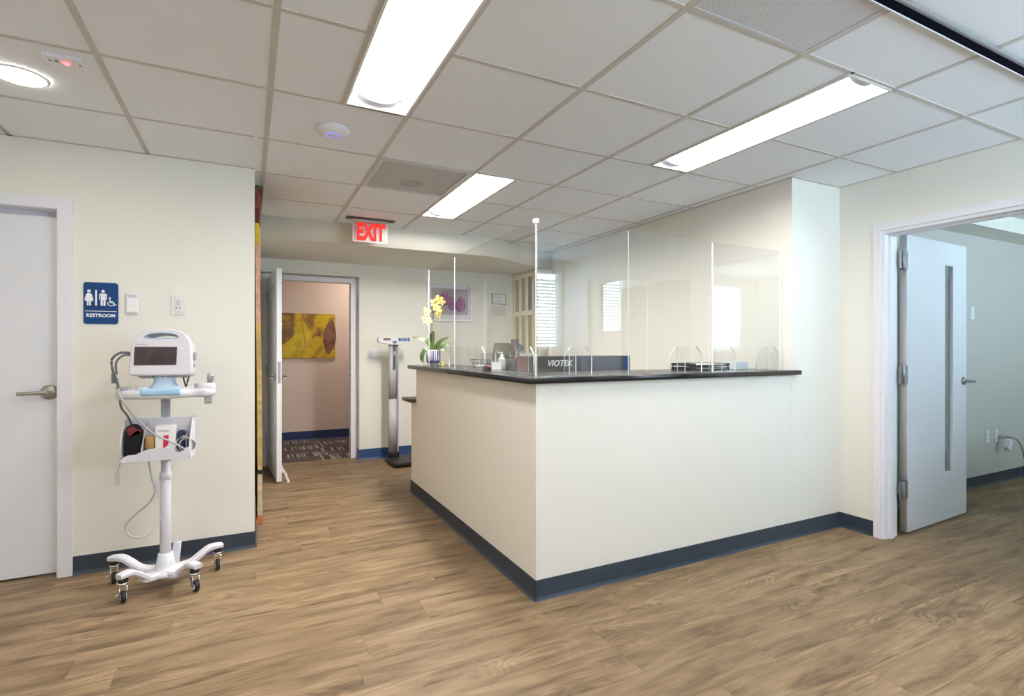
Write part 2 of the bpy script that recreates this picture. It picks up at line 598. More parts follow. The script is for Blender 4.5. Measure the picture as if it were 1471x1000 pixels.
# ------------------------------------------------------------------ ceiling: grid, tiles
ce = tag(obj('ceiling', (lambda b: (box(b, XL - .1, XW + .1, YB - .1, 6.3, CEIL + .06, CEIL + .14), b)[1])(NB()), beam_m),
         'suspended ceiling of square white mineral tiles in a grey metal grid', 'ceiling', kind='structure')
GX0, GY0, G = 0.0855, 1.305, 0.61
gx = [GX0 + G * k for k in range(-4, 7)]
gy = [GY0 + G * k for k in range(-5, 8)]
gx[0] = XL; gy[0] = YB
TB = 0.024
LIGHTS = [(0.5425, 1.915), (2.3725, 1.915), (1.4575, 3.745), (0.5425, -0.525), (2.3725, -0.525), (-1.2875, 0.695)]     # centres of the 0.305 x 1.22 troffers
tile_cache = {}


def tile(x0, x1, y0, y1, z=CEIL + 0.003):
    w, d = round(x1 - x0, 4), round(y1 - y0, 4)
    if w < 0.02 or d < 0.02:
        return
    if (w, d) not in tile_cache:
        bb = NB(); box(bb, -w / 2, w / 2, -d / 2, d / 2, 0, 0.016)
        me = bpy.data.meshes.new('ceiling_tile'); bmesh.ops.recalc_face_normals(bb, faces=list(bb.faces)); bb.to_mesh(me); bb.free(); me.materials.append(tile_m)
        tile_cache[(w, d)] = me
    link('ceiling_tile', tile_cache[(w, d)], ce, ((x0 + x1) / 2, (y0 + y1) / 2, z))


def ymax_at(x):
    return YC if x < XE else (5.75 if x < XR else YF + .004)


def bar_seg(x0, x1, y0, y1, t=TB, z=CEIL + 0.0005):
    bb = NB()
    box(bb, x0, x1, y0, y1, z, z + 0.006)
    obj('grid_bar', bb, grid_m, ce)


VENTS = {(1.305, 0.695): 'return', (0.695, 3.135): 'supply'}
for i in range(len(gx)):
    x0 = gx[i]; x1 = min(gx[i + 1], XW) if i + 1 < len(gx) else XW
    if x1 - x0 < 0.01:
        continue
    for j in range(len(gy)):
        y0 = gy[j]; y1 = gy[j + 1] if j + 1 < len(gy) else 5.75
        # pieces of this cell that lie over the room
        pieces = []
        for a, c in ((x0, min(x1, XE)), (max(x0, XE), min(x1, XR)), (max(x0, XR), x1)):
            if c - a > 0.004:
                pieces.append([a, c, y0, min(y1, ymax_at((a + c) / 2))])
        pieces = [p for p in pieces if p[3] - p[2] > 0.015]
        if not pieces:
            continue
        # re-join neighbours of equal depth
        k = 0
        while k + 1 < len(pieces):
            if abs(pieces[k][3] - pieces[k + 1][3]) < 1e-3:
                pieces[k][1] = pieces[k + 1][1]; del pieces[k + 1]
            else:
                k += 1
        if any(abs(x0 - vx) < .02 and abs(y0 - vy) < .02 for vx, vy in VENTS):
            pieces = []
        for p in pieces:
            for lx, ly in LIGHTS:
                if ly - .62 < (y0 + y1) / 2 < ly + .62:
                    if p[0] - .01 < lx < p[1] + .01:
                        if lx - p[0] < p[1] - lx:
                            p[0] = lx + .1525
                        else:
                            p[1] = lx - .1525
            e0 = 0 if p[0] in (XE, XR) else .004
            e1 = 0 if p[1] in (XE, XR) else .004
            tile(p[0] + e0, p[1] - e1, p[2] + .004, p[3] - .004)
            if j > 0:
                bar_seg(p[0] + TB / 2, p[1] - TB / 2, y0 - TB / 2 * 0.8, y0 + TB / 2 * 0.8)
        if not pieces and j > 0:
            bar_seg(x0 + TB / 2, x1 - TB / 2, y0 - TB / 2 * .8, y0 + TB / 2 * .8)
for x in gx[1:]:
    if x < XW:
        bar_seg(x - TB / 2, x + TB / 2, YB, ymax_at(x))
for lx, ly in LIGHTS:                      # short bars along the free side of each troffer
    side = -1 if ly < 3 else 1
    xx = lx + side * .1525
    bar_seg(xx - TB / 2, xx + TB / 2, ly - .61 + TB / 2, ly + .61 - TB / 2)
    for yy in (ly - .61, ly + .61):
        bar_seg(lx - .14, lx + .14, yy - .0096, yy + .0096)
# wall angle
for d in ((XL, XE, YC - .018, YC), (XW - .018, XW, YB, YF), (XR, XW - .018, YF - .018, YF), (XR - .018, XR, YF - .018, 5.7)):
    bar_seg(*d)

# ------------------------------------------------------------------ walls
structure('wall_left', 'cream wall carrying the restroom door and blue restroom sign', 'wall', wall_m,
          [(XL - .1, -2.02 + .001, YC, YC + .12, 0, CEIL + .06), (XL - .1, -1.90, YC, YC + .12, 0, CEIL + .06), (-1.90, -0.915, YC, YC + .12, 2.045, CEIL + .06), (-0.915, XE, YC, YC + .12, 0, CEIL + .06)])
structure('wall_corridor', 'cream side wall of the passage, seen edge on behind the wall end', 'wall', wall_m, [(XE - .12, XE, YC + .12, YX, 0, CEIL + .06)])
structure('wall_far_left', 'cream wall left of the lobby beyond the restroom door', 'wall', wall_m, [(XL - .1, XL, YB, YC, 0, CEIL + .06)])
structure('wall_exit', 'cream wall around the exit door recess and tulip picture', 'wall', wall_m,
          [(XE - .12, 0.115, YX, YX + .15, 0, 2.4), (0.115, 1.116, YX, YX + .15, 2.062, 2.4), (1.116, 3.4, YX, YX + .15, 0, 2.4),
           (XE - .12, 0.115, YX + .15, YX + .25, 0, 2.4), (1.116, 3.4, YX + .15, YX + .25, 0, 2.4), (0.115, 1.116, YX + .15, YX + .25, 2.062, 2.4)])
structure('wall_reception', 'cream full-height wall at the right end of the counter', 'wall', wall_m, [(XR, XW + .12, YF, YX, 0, CEIL + .06)])
structure('wall_right', 'cream wall with the wide white office door frame', 'wall', wall_m,
          [(XW, XW + .12, 2.01, YF, 0, CEIL + .06), (XW, XW + .12, 1.09, 2.01, 2.03, CEIL + .06), (XW, XW + .12, 0.36, 1.09, 0, CEIL + .06),
           (XW, XW + .12, -0.48, 0.36, 0, 1.42), (XW, XW + .12, -0.48, 0.36, 2.06, CEIL + .06), (XW, XW + .03, YB, -0.48, 0, CEIL + .06)])
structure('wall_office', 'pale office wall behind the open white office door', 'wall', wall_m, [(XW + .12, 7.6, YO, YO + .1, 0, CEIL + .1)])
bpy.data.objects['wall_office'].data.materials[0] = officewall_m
structure('wall_office_right', 'office end wall beyond the picture edge', 'wall', wall_m, [(7.6, 7.7, YB, YO + .1, 0, CEIL + .1)])
wb = []
xs = XL - .1
for x0, x1, z0, z1 in WINDOWS:
    wb += [(xs, x0, YB - .12, YB, 0, CEIL + .1), (x0, x1, YB - .12, YB, 0, z0), (x0, x1, YB - .12, YB, z1, CEIL + .1)]
    xs = x1
wb.append((xs, 7.7, YB - .12, YB, 0, CEIL + .1))
structure('wall_behind', 'cream outer wall with blind-covered windows, mirrored in the acrylic', 'wall', wall_m, wb)
structure('wall_hall', 'taupe hall wall seen through the exit door behind the yellow painting', 'wall', hallwall_m,
          [(-1.2, 2.6, 7.68, 7.78, 0, 2.5), (-1.3, -1.2, 6.22, 7.78, 0, 2.5), (2.6, 2.7, 6.22, 7.78, 0, 2.5), (-1.3, XE - .12, 6.22, 6.32, 0, 2.5)])
structure('ceiling_hall', 'plain ceiling of the hall beyond the exit door', 'ceiling', beam_m, [(-1.3, 2.7, 6.32, 7.78, 2.42, 2.5)])
structure('ceiling_office', 'plain white ceiling of the office beyond the doorway', 'ceiling', beam_m, [(XW + .12, 7.7, YB - .1, YO + .1, CEIL + .01, CEIL + .1)])
structure('soffit_office', 'dropped white soffit along the office wall above the door', 'soffit', beam_m, [(5.2, 7.6, 2.14, YO, 2.27, CEIL + .01)])
b = NB()
plate(b, [[(XE, 4.94), (2.24, 4.94), (3.02, 5.36), (XR, 5.42), (XR, YX), (XE, YX)]], 2.204, CEIL + .05, plane='xy')
tag(obj('beam', b, beam_m), 'cream dropped beam behind the red exit sign, bending at its right end', 'beam', kind='structure')


# ------------------------------------------------------------------ baseboards with a small cove toe
def baseboard(name, label, runs, m=base_m, h=0.102):
    bb = NB()
    for (xa, ya), (xb, yb), (nx, ny) in runs:
        a = Vector((xa, ya, 0)); c = Vector((xb, yb, 0)); n = Vector((nx, ny, 0))
        prof = [(0, 0), (0.014, 0), (0.009, 0.006), (0.005, 0.018), (0.004, h), (0, h)]
        A = [bb.verts.new(a + n * o + Vector((0, 0, z))) for o, z in prof]
        B = [bb.verts.new(c + n * o + Vector((0, 0, z))) for o, z in prof]
        for i in range(len(prof)):
            j = (i + 1) % len(prof)
            bb.faces.new((A[i], A[j], B[j], B[i]))
        bb.faces.new(A); bb.faces.new(B)
    return tag(obj(name, bb, m), label, 'baseboard', kind='structure')


baseboard('baseboard_left', 'slate blue rubber baseboard under the restroom sign wall', [((-0.871, YC), (XE + .004, YC), (0, -1)), ((XE, YC), (XE, YX), (1, 0))])
baseboard('baseboard_counter', 'slate blue rubber baseboard around the reception counter foot', [((XS - .01, YF), (XW, YF), (0, -1)), ((XS, YF - .01), (XS, 4.54), (-1, 0))])
baseboard('baseboard_right', 'short slate blue baseboard between counter and office door frame', [((XW, YF - .003), (XW, 2.055), (-1, 0))])
baseboard('baseboard_exit', 'bright blue baseboard right of the exit door recess', [((1.116, YX), (XR, YX), (0, -1)), ((1.116, YX - .01), (1.116, YX + .15), (-1, 0))], mat('blue_rubber', (0.03, 0.075, 0.20), 0.4), 0.115)
baseboard('baseboard_hall', 'navy baseboard of the hall beyond the exit door', [((-1.2, 7.68), (2.6, 7.68), (0, -1))], bluebase_m, 0.125)
baseboard('baseboard_office', 'dark blue baseboard along the office wall', [((XW + .12, YO), (7.6, YO), (0, -1))], h=0.10)

# ------------------------------------------------------------------ hall carpet of striped tiles
hc = structure('floor_hall', 'striped brown carpet tile floor in the hall beyond the exit', 'floor', mat('carpet_backing', (0.05, 0.04, 0.04), 0.95), [(-1.3, 2.7, 6.25, 7.78, -0.06, -0.006)])
cs0 = mat_stripes('carpet_stripes_across', 0, 46, (0.045, 0.034, 0.034), (0.30, 0.25, 0.22))
cs1 = mat_stripes('carpet_stripes_along', 1, 46, (0.06, 0.045, 0.043), (0.13, 0.10, 0.09))
bb = NB(); box(bb, .001, .459, .001, .239, -.006, .004)
cme = []
for m_ in (cs0, cs1):
    me = bpy.data.meshes.new('carpet_tile'); b2 = bb.copy(); b2.to_mesh(me); b2.free(); me.materials.append(m_); cme.append(me)
bb.free()
for j in range(6):
    for i in range(8):
        link('carpet_tile', cme[(i + j) % 2], hc, (-1.1 + .46 * i + (.12 if j % 2 else 0), 6.25 + .24 * j, 0))


# ------------------------------------------------------------------ reception counter
rc = thing('reception_counter', 'cream L-shaped reception counter with a black polished top', 'counter', (XS, YF, 0))
X = lambda v: v - XS
Yq = lambda v: v - YF
pbox('front_panel', wall_m, rc, 0, XR - XS - .001, 0, 0.12, 0, 1.082)
b = NB(); box(b, 0, 0.12, 0.12, Yq(4.376), 0, 1.082); box(b, 0, 0.12, Yq(4.376), Yq(4.526), 0, 0.79)
obj('side_panel', b, wall_m, rc)
b = NB()
plate(b, [[(X(1.222), Yq(2.25)), (X(3.273), Yq(2.25)), (X(3.273), Yq(YF) - .001), (X(XR) - .001, Yq(YF) - .001), (X(XR) - .001, Yq(2.78)), (X(1.655), Yq(2.78)), (X(1.655), Yq(4.445)), (X(1.222), Yq(4.445))]],
      1.083, 1.113, bev=0.004, plane='xy')
obj('countertop', b, stone_m, rc)
wt = thing('worktop', 'brown walnut desk worktop ending below the counter top', 'desk', (1.3, 4.4, 0))
b = NB()
plate(b, [[(1.222 - 1.3, 4.38 - 4.4), (1.222 - 1.3, 4.62 - 4.4), (1.72 - 1.3, 4.62 - 4.4), (1.72 - 1.3, 3.5 - 4.4), (3.2 - 1.3, 3.5 - 4.4), (3.2 - 1.3, 2.42 - 4.4), (1.41 - 1.3, 2.42 - 4.4), (1.41 - 1.3, 4.38 - 4.4)]], 0.795, 0.825, bev=.003, plane='xy')
obj('desktop', b, walnut_m, wt)
for lx, ly in ((0.38, 0.17), (1.0, -1.0), (1.85, -1.0)):
    pbox('leg', grey_m, wt, lx - .02, lx + .02, ly - .02, ly + .02, 0, 0.795)


# ------------------------------------------------------------------ acrylic screens on the counter
def pane(name, label, x0, x1, y0, y1, z0, z1, rz=0.0, group='clear acrylic screens on the counter'):
    """a sheet of acrylic: faces clear, rims polished white"""
    o = thing(name, label, 'screen', ((x0 + x1) / 2, (y0 + y1) / 2, z0), rz, group)
    w, d, h = (x1 - x0) / 2, (y1 - y0) / 2, z1 - z0
    bb = NB(); box(bb, -w, w, -d, d, 0, h)
    for f in bb.faces:
        n = f.normal
        f.normal_update()
        n = f.normal
        thin_x = w < d
        if (abs(n.x) < .5 if thin_x else abs(n.y) < .5):
            f.material_index = 1
    obj('sheet', bb, [acr_m if w > d else acrs_m, edge_m], o)
    for s in (-0.6, 0.6):
        fb = NB()
        if w > d:
            box(fb, s * w - .02, s * w + .02, -.012, .012, -.0005, .012)
        else:
            box(fb, -.012, .012, s * d - .02, s * d + .02, -.0005, .012)
        obj('foot_channel', fb, acr_m, o)
    return o


ZT = 1.1135
g_front = 'clear acrylic screens on the counter'
pane('acrylic_screen', 'tall clear acrylic sheet on the counter front, at the corner', 1.309, 1.893, 2.327, 2.333, ZT, 1.915, 0)
pane('acrylic_screen', 'tall clear acrylic sheet on the counter front, middle of three', 1.897, 2.536, 2.327, 2.333, ZT, 1.915, radians(-0.6))
pane('acrylic_screen', 'tall clear acrylic sheet on the counter front, nearest the wall', 2.542, 3.165, 2.327, 2.333, ZT, 1.905, radians(0.5))
pane('acrylic_screen', 'tall clear acrylic sheet on the counter side, at the corner', 1.302, 1.308, 2.334, 3.507, ZT, 1.905)
pane('acrylic_screen', 'tall clear acrylic sheet on the counter side, beside the orchid', 1.302, 1.308, 3.513, 4.10, ZT, 1.892)
cl = thing('corner_clip', 'small clear clip joining two acrylic sheets at their top corner', 'clip', (1.305, 2.338, 1.885))
b = NB(); box(b, -.008, .014, -.014, -.0115, .010, .034, bev=.001); box(b, -.008, -.0045, -.0115, .016, .010, .034, bev=.001)
obj('clip_body', b, edge_m, cl)
cyl_b = NB(); cyl(cyl_b, .005, 0, .003, (0.006, -.014, .022), 'y', 12)
obj('screw', cyl_b, lgrey_m, cl)


def shield(label, x0, x1, y0, y1, xm, h=0.155, ch=0.045):
    """free-standing little guard: clear sheet with chamfered top corners and a centre fin"""
    along_x = (x1 - x0) > (y1 - y0)
    c = ((x0 + x1) / 2, (y0 + y1) / 2, ZT)
    o = thing('counter_shield', label, 'guard', c, 0, 'small acrylic guards on the counter')
    L = (x1 - x0) if along_x else (y1 - y0)
    a = L / 2
    cw = min(ch * 1.0, L * .25)
    out = [(-a, 0), (a, 0), (a, h - ch), (a - cw, h), (-a + cw, h), (-a, h - ch)]
    bb = NB(); plate(bb, [out], -.004, .004, plane='xz' if along_x else 'yz')
    for f in bb.faces:
        f.normal_update()
        k = f.normal.y if along_x else f.normal.x
        if abs(k) < .5:
            f.material_index = 1
    obj('sheet', bb, [acrc_m, edge_m], o)
    fb = NB()
    m_ = xm - (c[0] if along_x else c[1])
    if along_x:
        box(fb, m_ - .003, m_ + .003, .0042, .07, 0, h)
    else:
        box(fb, .0042, .07, m_ - .003, m_ + .003, 0, h)
    for f in fb.faces:
        f.normal_update()
        if abs(f.normal.x if along_x else f.normal.y) < .5:
            f.material_index = 1
    obj('fin', fb, [acrc_m, edge_m], o)


shield('small clear acrylic guard on the counter in front of the monitor carton', 1.53, 1.71, 2.418, 2.423, 1.608)
shield('small clear acrylic guard on the counter before the black paper tray', 2.287, 2.547, 2.418, 2.423, 2.412)
shield('small clear acrylic guard on the counter just left of the white box', 2.616, 2.846, 2.418, 2.423, 2.73)
shield('small clear acrylic guard on the counter end against the wall', 2.985, 3.20, 2.368, 2.373, 3.095)
shield('wide low acrylic guard on the counter side beside the card holder', 1.418, 1.423, 2.56, 3.07, 2.753)
shield('wide low acrylic guard on the counter side beside the orchid', 1.418, 1.423, 3.24, 3.94, 3.54)


# ------------------------------------------------------------------ ceiling lights
def troffer(label, x, y, m_lens=lens_m, z=CEIL):
    o = thing('ceiling_light', label, 'light', (x, y, z), 0, 'recessed ceiling troffer lights')
    w, l = .1405, .598
    hb = NB()
    # recessed pan: sloping sides and closed ends
    pts = [(-w, 0), (-w + .022, .056), (w - .022, .056), (w, 0)]
    A = [hb.verts.new((px, -l, pz)) for px, pz in pts]; B = [hb.verts.new((px, l, pz)) for px, pz in pts]
    for i in range(3):
        hb.faces.new((A[i], A[i + 1], B[i + 1], B[i]))
    hb.faces.new(A); hb.faces.new(B)
    obj('reflector_pan', hb, whiteg_m, o)
    lb = NB()
    n = 12
    R = .088
    sec = [(-R * cos(pi * i / n), .0545 - .040 * sin(pi * i / n)) for i in range(n + 1)]
    A = [lb.verts.new((a, -l + .05, c)) for a, c in sec]; B = [lb.verts.new((a, l - .05, c)) for a, c in sec]
    for i in range(n):
        lb.faces.new((A[i], A[i + 1], B[i + 1], B[i])).smooth = True
    obj('lens', lb, m_lens, o)
    for s in (-1, 1):
        eb = NB()
        A = [eb.verts.new((a * 1.04, s * (l - .05), c - .003 if 0 < i < n else c)) for i, (a, c) in enumerate(sec)]
        B = [eb.verts.new((a * 1.04, s * (l - .012), c - .003 if 0 < i < n else c)) for i, (a, c) in enumerate(sec)]
        for i in range(n):
            eb.faces.new((A[i], A[i + 1], B[i + 1], B[i])).smooth = True
        eb.faces.new(B)
        obj('end_cap', eb, lgrey_m, o)
    fb = NB()
    plate(fb, [[(-w - .006, -l - .006), (w + .006, -l - .006), (w + .006, l + .006), (-w - .006, l + .006)], [(-w + .004, -l + .004), (-w + .004, l - .004), (w - .004, l - .004), (w - .004, -l + .004)]], -.0025, .001, plane='xy')
    obj('frame', fb, whiteg_m, o)


troffer('long recessed troffer light at top centre, nearest the camera', *LIGHTS[0])
troffer('long recessed troffer light above the counter front', *LIGHTS[1])
troffer('recessed troffer light beside the grey air diffuser near the exit', *LIGHTS[2], lensb_m)
troffer('recessed troffer light behind the camera, in line with the top centre one', *LIGHTS[3], lensd_m)
troffer('recessed troffer light behind the camera, near the window', *LIGHTS[4], lensd_m)
troffer('recessed troffer light left of the camera, before the restroom door', *LIGHTS[5], lensd_m)
t = thing('hall_lamp', 'flush round hall ceiling lamp hidden above the exit door', 'light', (1.5, 7.0, 2.42))
b = NB(); lathe(b, [(0, -.06), (.12, -.055), (.17, -.03), (.18, 0)], 28); obj('shade', b, halllens_m, t)

t = thing('downlight', 'round recessed downlight in the ceiling at the left edge', 'light', (-0.85, 2.865, CEIL - .002))
b = NB(); lathe(b, [(0, -.003), (.084, -.003), (.086, .002)], 40); obj('lens', b, lamp_m, t)
b = NB(); lathe(b, [(.085, .001), (.086, -.004), (.094, -.004), (.099, .0), (.099, .002)], 40); obj('trim_ring', b, whiteg_m, t)

t = thing('ceiling_alarm', 'small rectangular ceiling device with a red light', 'detector', (-0.643, 2.622, CEIL))
b = NB(); plate(b, [rrect(-.062, .062, -.036, .036, .006)], -.014, .003, bev=.003, plane='xy'); obj('housing', b, white_m, t)
b = NB(); cyl(b, .009, -.019, -.0139, (.006, 0, 0), 'z', 16); obj('red_lamp', b, led_m, t)['label'] = 'glowing red indicator'
for q in (-.045, .048):
    b = NB(); cyl(b, .004, -.0155, -.0139, (q, 0, 0), 'z', 10); obj('screw', b, grey_m, t)
b = NB(); cyl(b, .006, -.0155, -.0139, (-.024, -.004, 0), 'z', 10); obj('test_button', b, grey_m, t)

t = thing('access_point', 'round white disc-shaped access point on a ceiling tile', 'router', (0.39, 2.845, CEIL + .003))
b = NB(); lathe(b, [(0, -.034), (.03, -.034), (.06, -.030), (.08, -.020), (.088, -.008), (.082, 0)], 36); obj('shell', b, white_m, t)
b = NB(); lathe(b, [(.030, -.0335), (.031, -.0352), (.034, -.0350), (.035, -.0330)], 36); obj('light_ring', b, ledb_m, t)['label'] = 'thin glowing blue ring'

# vents
t = thing('return_grille', 'perforated square return air grille at the top right', 'vent', (1.61, 1.0, CEIL))
pbox('perforated_plate', perf_m, t, -.285, .285, -.285, .285, .002, .005)
b = NB(); plate(b, [[(-.297, -.297), (.297, -.297), (.297, .297), (-.297, .297)], [(-.285, -.285), (-.285, .285), (.285, .285), (.285, -.285)]], -.001, .006, plane='xy'); obj('frame', b, lgrey_m, t)
pbox('duct_box', mat('duct_interior', (0.12, 0.12, 0.12), .8), t, -.28, .28, -.28, .28, .012, .03)
t = thing('air_diffuser', 'flat grey square air diffuser near the exit troffer light', 'vent', (1.0, 3.44, CEIL))
dg = mat('diffuser_grey', (0.46, 0.455, 0.46), .55)
b = NB(); plate(b, [[(-.297, -.297), (.297, -.297), (.297, .297), (-.297, .297)], [(-.27, -.27), (-.27, .27), (.27, .27), (.27, -.27)]], -.004, .006, plane='xy'); obj('frame', b, lgrey_m, t)
b = NB()
v = [b.verts.new((a, c, z)) for (a, c, z) in ((-.27, -.27, .004), (.27, -.27, .004), (.27, .27, .004), (-.27, .27, .004), (-.2, -.2, .03), (.2, -.2, .03), (.2, .2, .03), (-.2, .2, .03))]
for q in ((0, 1, 5, 4), (1, 2, 6, 5), (2, 3, 7, 6), (3, 0, 4, 7), (4, 5, 6, 7)):
    b.faces.new([v[i] for i in q])
obj('cone', b, dg, t)
pbox('face_plate', dg, t, -.266, .266, -.266, .266, .0, 0.003, bev=.001)
b = NB(); lathe(b, [(0, -.004), (.05, -.0035), (.085, .0)], 32, (.0, .10, 0)); obj('damper_disc', b, mat('diffuser_dark', (.36, .355, .36), .6), t)

# slotted track under the ceiling
t = thing('ceiling_track', 'dark slotted metal track crossing the ceiling at top right', 'track', (1.9, 0.975, CEIL - .001))
pbox('channel_top', alu_m, t, -1.9, 1.838, -.026, .020, -.006, 0)
pbox('near_flange', mat('track_grey', (.22, .22, .23), .5), t, -1.9, 1.838, -.024, -.016, -.010, -.006)
pbox('far_flange', whiteg_m, t, -1.9, 1.838, .0165, .020, -.012, -.006)
pbox('slot_lining', mat('slot_black', (.004, .005, .012), .8, spec=.05), t, -1.9, 1.838, -.016, .016, -.009, -.006)

# exit sign
t = thing('exit_sign', 'lit red EXIT sign hanging from the ceiling before the beam', 'sign', (0.955, 4.685, CEIL))
pbox('ceiling_plate', mat('exit_plate_dark', (.10, .09, .085), .6), t, -.205, .215, -.045, .045, -.004, .0)
b = NB(); box(b, -.155, .155, -.016, .016, -.038, -.005, bev=.006); obj('light_bar', b, chrome_m, t)
pbox('panel', mirror_m, t, -.150, .150, -.005, .005, -.204, -.038, bev=.0015)
b = NB()
text(b, 'EXIT', .198, 0.004, -.121, -.0062, bold=.011, sx=.60, depth=.0008)
obj('lettering', b, exit_m, t)['label'] = 'glowing red letters EXIT'
b = NB(); plate(b, [[(-.150, -.204), (.150, -.204), (.150, -.200), (-.150, -.200)]], -.0056, -.005, plane='xz'); plate(b, [[(.147, -.2), (.150, -.2), (.150, -.04), (.147, -.04)]], -.0056, -.005, plane='xz'); plate(b, [[(-.150, -.2), (-.147, -.2), (-.147, -.04), (-.150, -.04)]], -.0056, -.005, plane='xz')
obj('edge_glow', b, mat('exit_edge', (.9, .45, .4), .3, emit=(1, .35, .28), strength=.35), t)


# ------------------------------------------------------------------ door furniture helpers
def lever(parent, x, z, y, dirx, length=.12, m_=nickel_m, r=.034, name='handle'):
    """rose and lever on a face whose outward normal is -y"""
    bb = NB()
    lathe(bb, [(0, .016), (r * .5, .016), (r * .85, .011), (r, .004), (r, 0)], 28, (x, y, z), 'y')
    cyl(bb, .011, .01, .052, (x, y, z), 'y', 16)
    P = smooth_path([(x, y - .05, z), (x + dirx * length * .3, y - .055, z), (x + dirx * length * .75, y - .052, z - .001), (x + dirx * length, y - .044, z - .003)], 4)
    sec = [(.006 * cos(2 * pi * i / 10), .0105 * sin(2 * pi * i / 10)) for i in range(10)]
    sweep(bb, P, [sec] * len(P), 0, True)
    return obj(name, bb, m_, parent)


def hinge(parent, x, y, z, h=.115, w=.034, m_=steel_m, face='-x'):
    bb = NB()
    cyl(bb, .0075, z - h / 2, z + h / 2, (x, y, 0), 'z', 12, bev=.002)
    cyl(bb, .005, z + h / 2, z + h / 2 + .006, (x, y, 0), 'z', 10)
    return bb


# restroom door (door_1)
t = thing('door_1', 'closed white restroom door with a dark lever handle at left edge', 'door', (-0.945, YC + .05, 0), kind='structure')
pbox('slab', doorw_m, t, -.915, 0, 0, .045, .012, 1.985, bev=.002)
lever(t, -.04, 1.015, 0, -1, .125, nickel_m, .041)
pbox('latch_plate', nickel_m, t, -.0005, .001, .01, .035, .97, 1.05)
structure('trim_1', 'white casing and jamb of the restroom door', 'door frame', trim_m,
          [(-0.935, -0.871, YC - .014, YC, 0, 2.083), (-1.93, -0.935, YC - .014, YC, 2.022, 2.083), (-1.93, -1.872, YC - .014, YC, 0, 2.022),
           (-0.942, -0.915, YC, YC + .12, 0, 2.045), (-1.90, -1.868, YC, YC + .12, 0, 2.045), (-1.90, -0.915, YC, YC + .12, 2.02, 2.045),
           (-1.868, -0.942, YC + .100, YC + .118, 1.988, 2.02)])
structure('wall_restroom', 'dim blank wall behind the closed restroom door', 'wall', wall_m, [(-2.1, XE - .12, YC + .2, YC + .25, 0, 2.45)])

# exit door (door_2)
dl = math.atan2(5.36 - 6.2, .045)
t = thing('door_2', 'white exit door standing open into the lobby, seen edge on', 'door', (0.175, 6.185, 0), kind='structure')
t.rotation_euler = (0, 0, radians(-86.0))      # local +x runs from hinge to lock edge
DW = .84
olive_m = mat('exit_door_face', (0.66, 0.66, 0.58), .45)
b = NB(); box(b, 0, DW, 0, .044, .012, 2.005, bev=.002); obj('slab', b, doorw_m, t)
for z0, z1 in ((.20, .90), (1.02, 1.86)):
    b = NB()
    plate(b, [[(.12, z0), (DW - .12, z0), (DW - .12, z1), (.12, z1)], [(.135, z0 + .015), (.135, z1 - .015), (DW - .135, z1 - .015), (DW - .135, z0 + .015)]], -.009, .0, bev=.003, plane='xz')
    obj('panel_moulding', b, olive_m, t)
lever(t, DW - .06, .985, 0, -1, .115, nickel_m, .03)
b = NB()
lathe(b, [(0, .016), (.015, .016), (.026, .011), (.03, .004), (.03, 0)], 28, (0, 0, 0), 'y', M=Matrix.Translation((DW - .06, .044, .985)) @ Matrix.Rotation(pi, 4, 'Z'))
cyl(b, .011, -.052, 0, (DW - .06, .044, .985), 'y', 16); bar(b, [(DW - .06, .094, .985), (DW - .175, .09, .985)], .012, .02)
obj('handle', b, nickel_m, t)
pbox('lock_plate', steel_m, t, DW - .0005, DW + .002, .010, .034, .93, 1.13)
b = NB(); box(b, DW, DW + .012, .014, .030, .99, 1.015, bev=.003); cyl(b, .006, 0, .002, (DW + .002, .022, 1.06), 'x', 10); obj('latch', b, grey_m, t)
b = NB(); bar(b, [(DW - .03, .05, .13), (DW - .02, .075, .085), (DW + .0, .10, .012)], .012, .016); box(b, DW - .05, DW - .015, .044, .056, .09, .15, bev=.002); cyl(b, .012, 0, .012, (DW, .10, 0), 'z', 12)
obj('door_stop', b, white_m, t)
for z in (.30, 1.03, 1.80):
    b = hinge(t, -.012, -.004, z); box(b, -.045, -.012, -.004, -.0015, z - .055, z + .055); box(b, -.012, .001, .0, .034, z - .055, z + .055)
    obj('hinge', b, steel_m, t)
b = NB(); bar(b, [(.52, .07, 1.945), (.24, .11, 1.955), (.05, .07, 1.965)], .018, .01); box(b, .42, .66, .044, .085, 1.90, 1.965, bev=.004); obj('door_closer', b, grey_m, t)
structure('trim_2', 'white metal frame of the open exit door', 'door frame', trim_m,
          [(1.045, 1.112, YX + .12, YX + .24, 0, 2.0), (0.118, 0.172, YX + .12, YX + .24, 0, 2.0), (0.118, 1.112, YX + .12, YX + .24, 2.0, 2.055)])
t = thing('strike_plate', 'small steel strike plate on the exit door frame', 'strike plate', (1.0445, YX + .17, .99))
pbox('plate', steel_m, t, -.002, 0, -.02, .02, -.05, .05, bev=.0008)
pbox('keeper_lip', steel_m, t, -.012, 0, -.032, -.018, -.02, .02, bev=.0008)

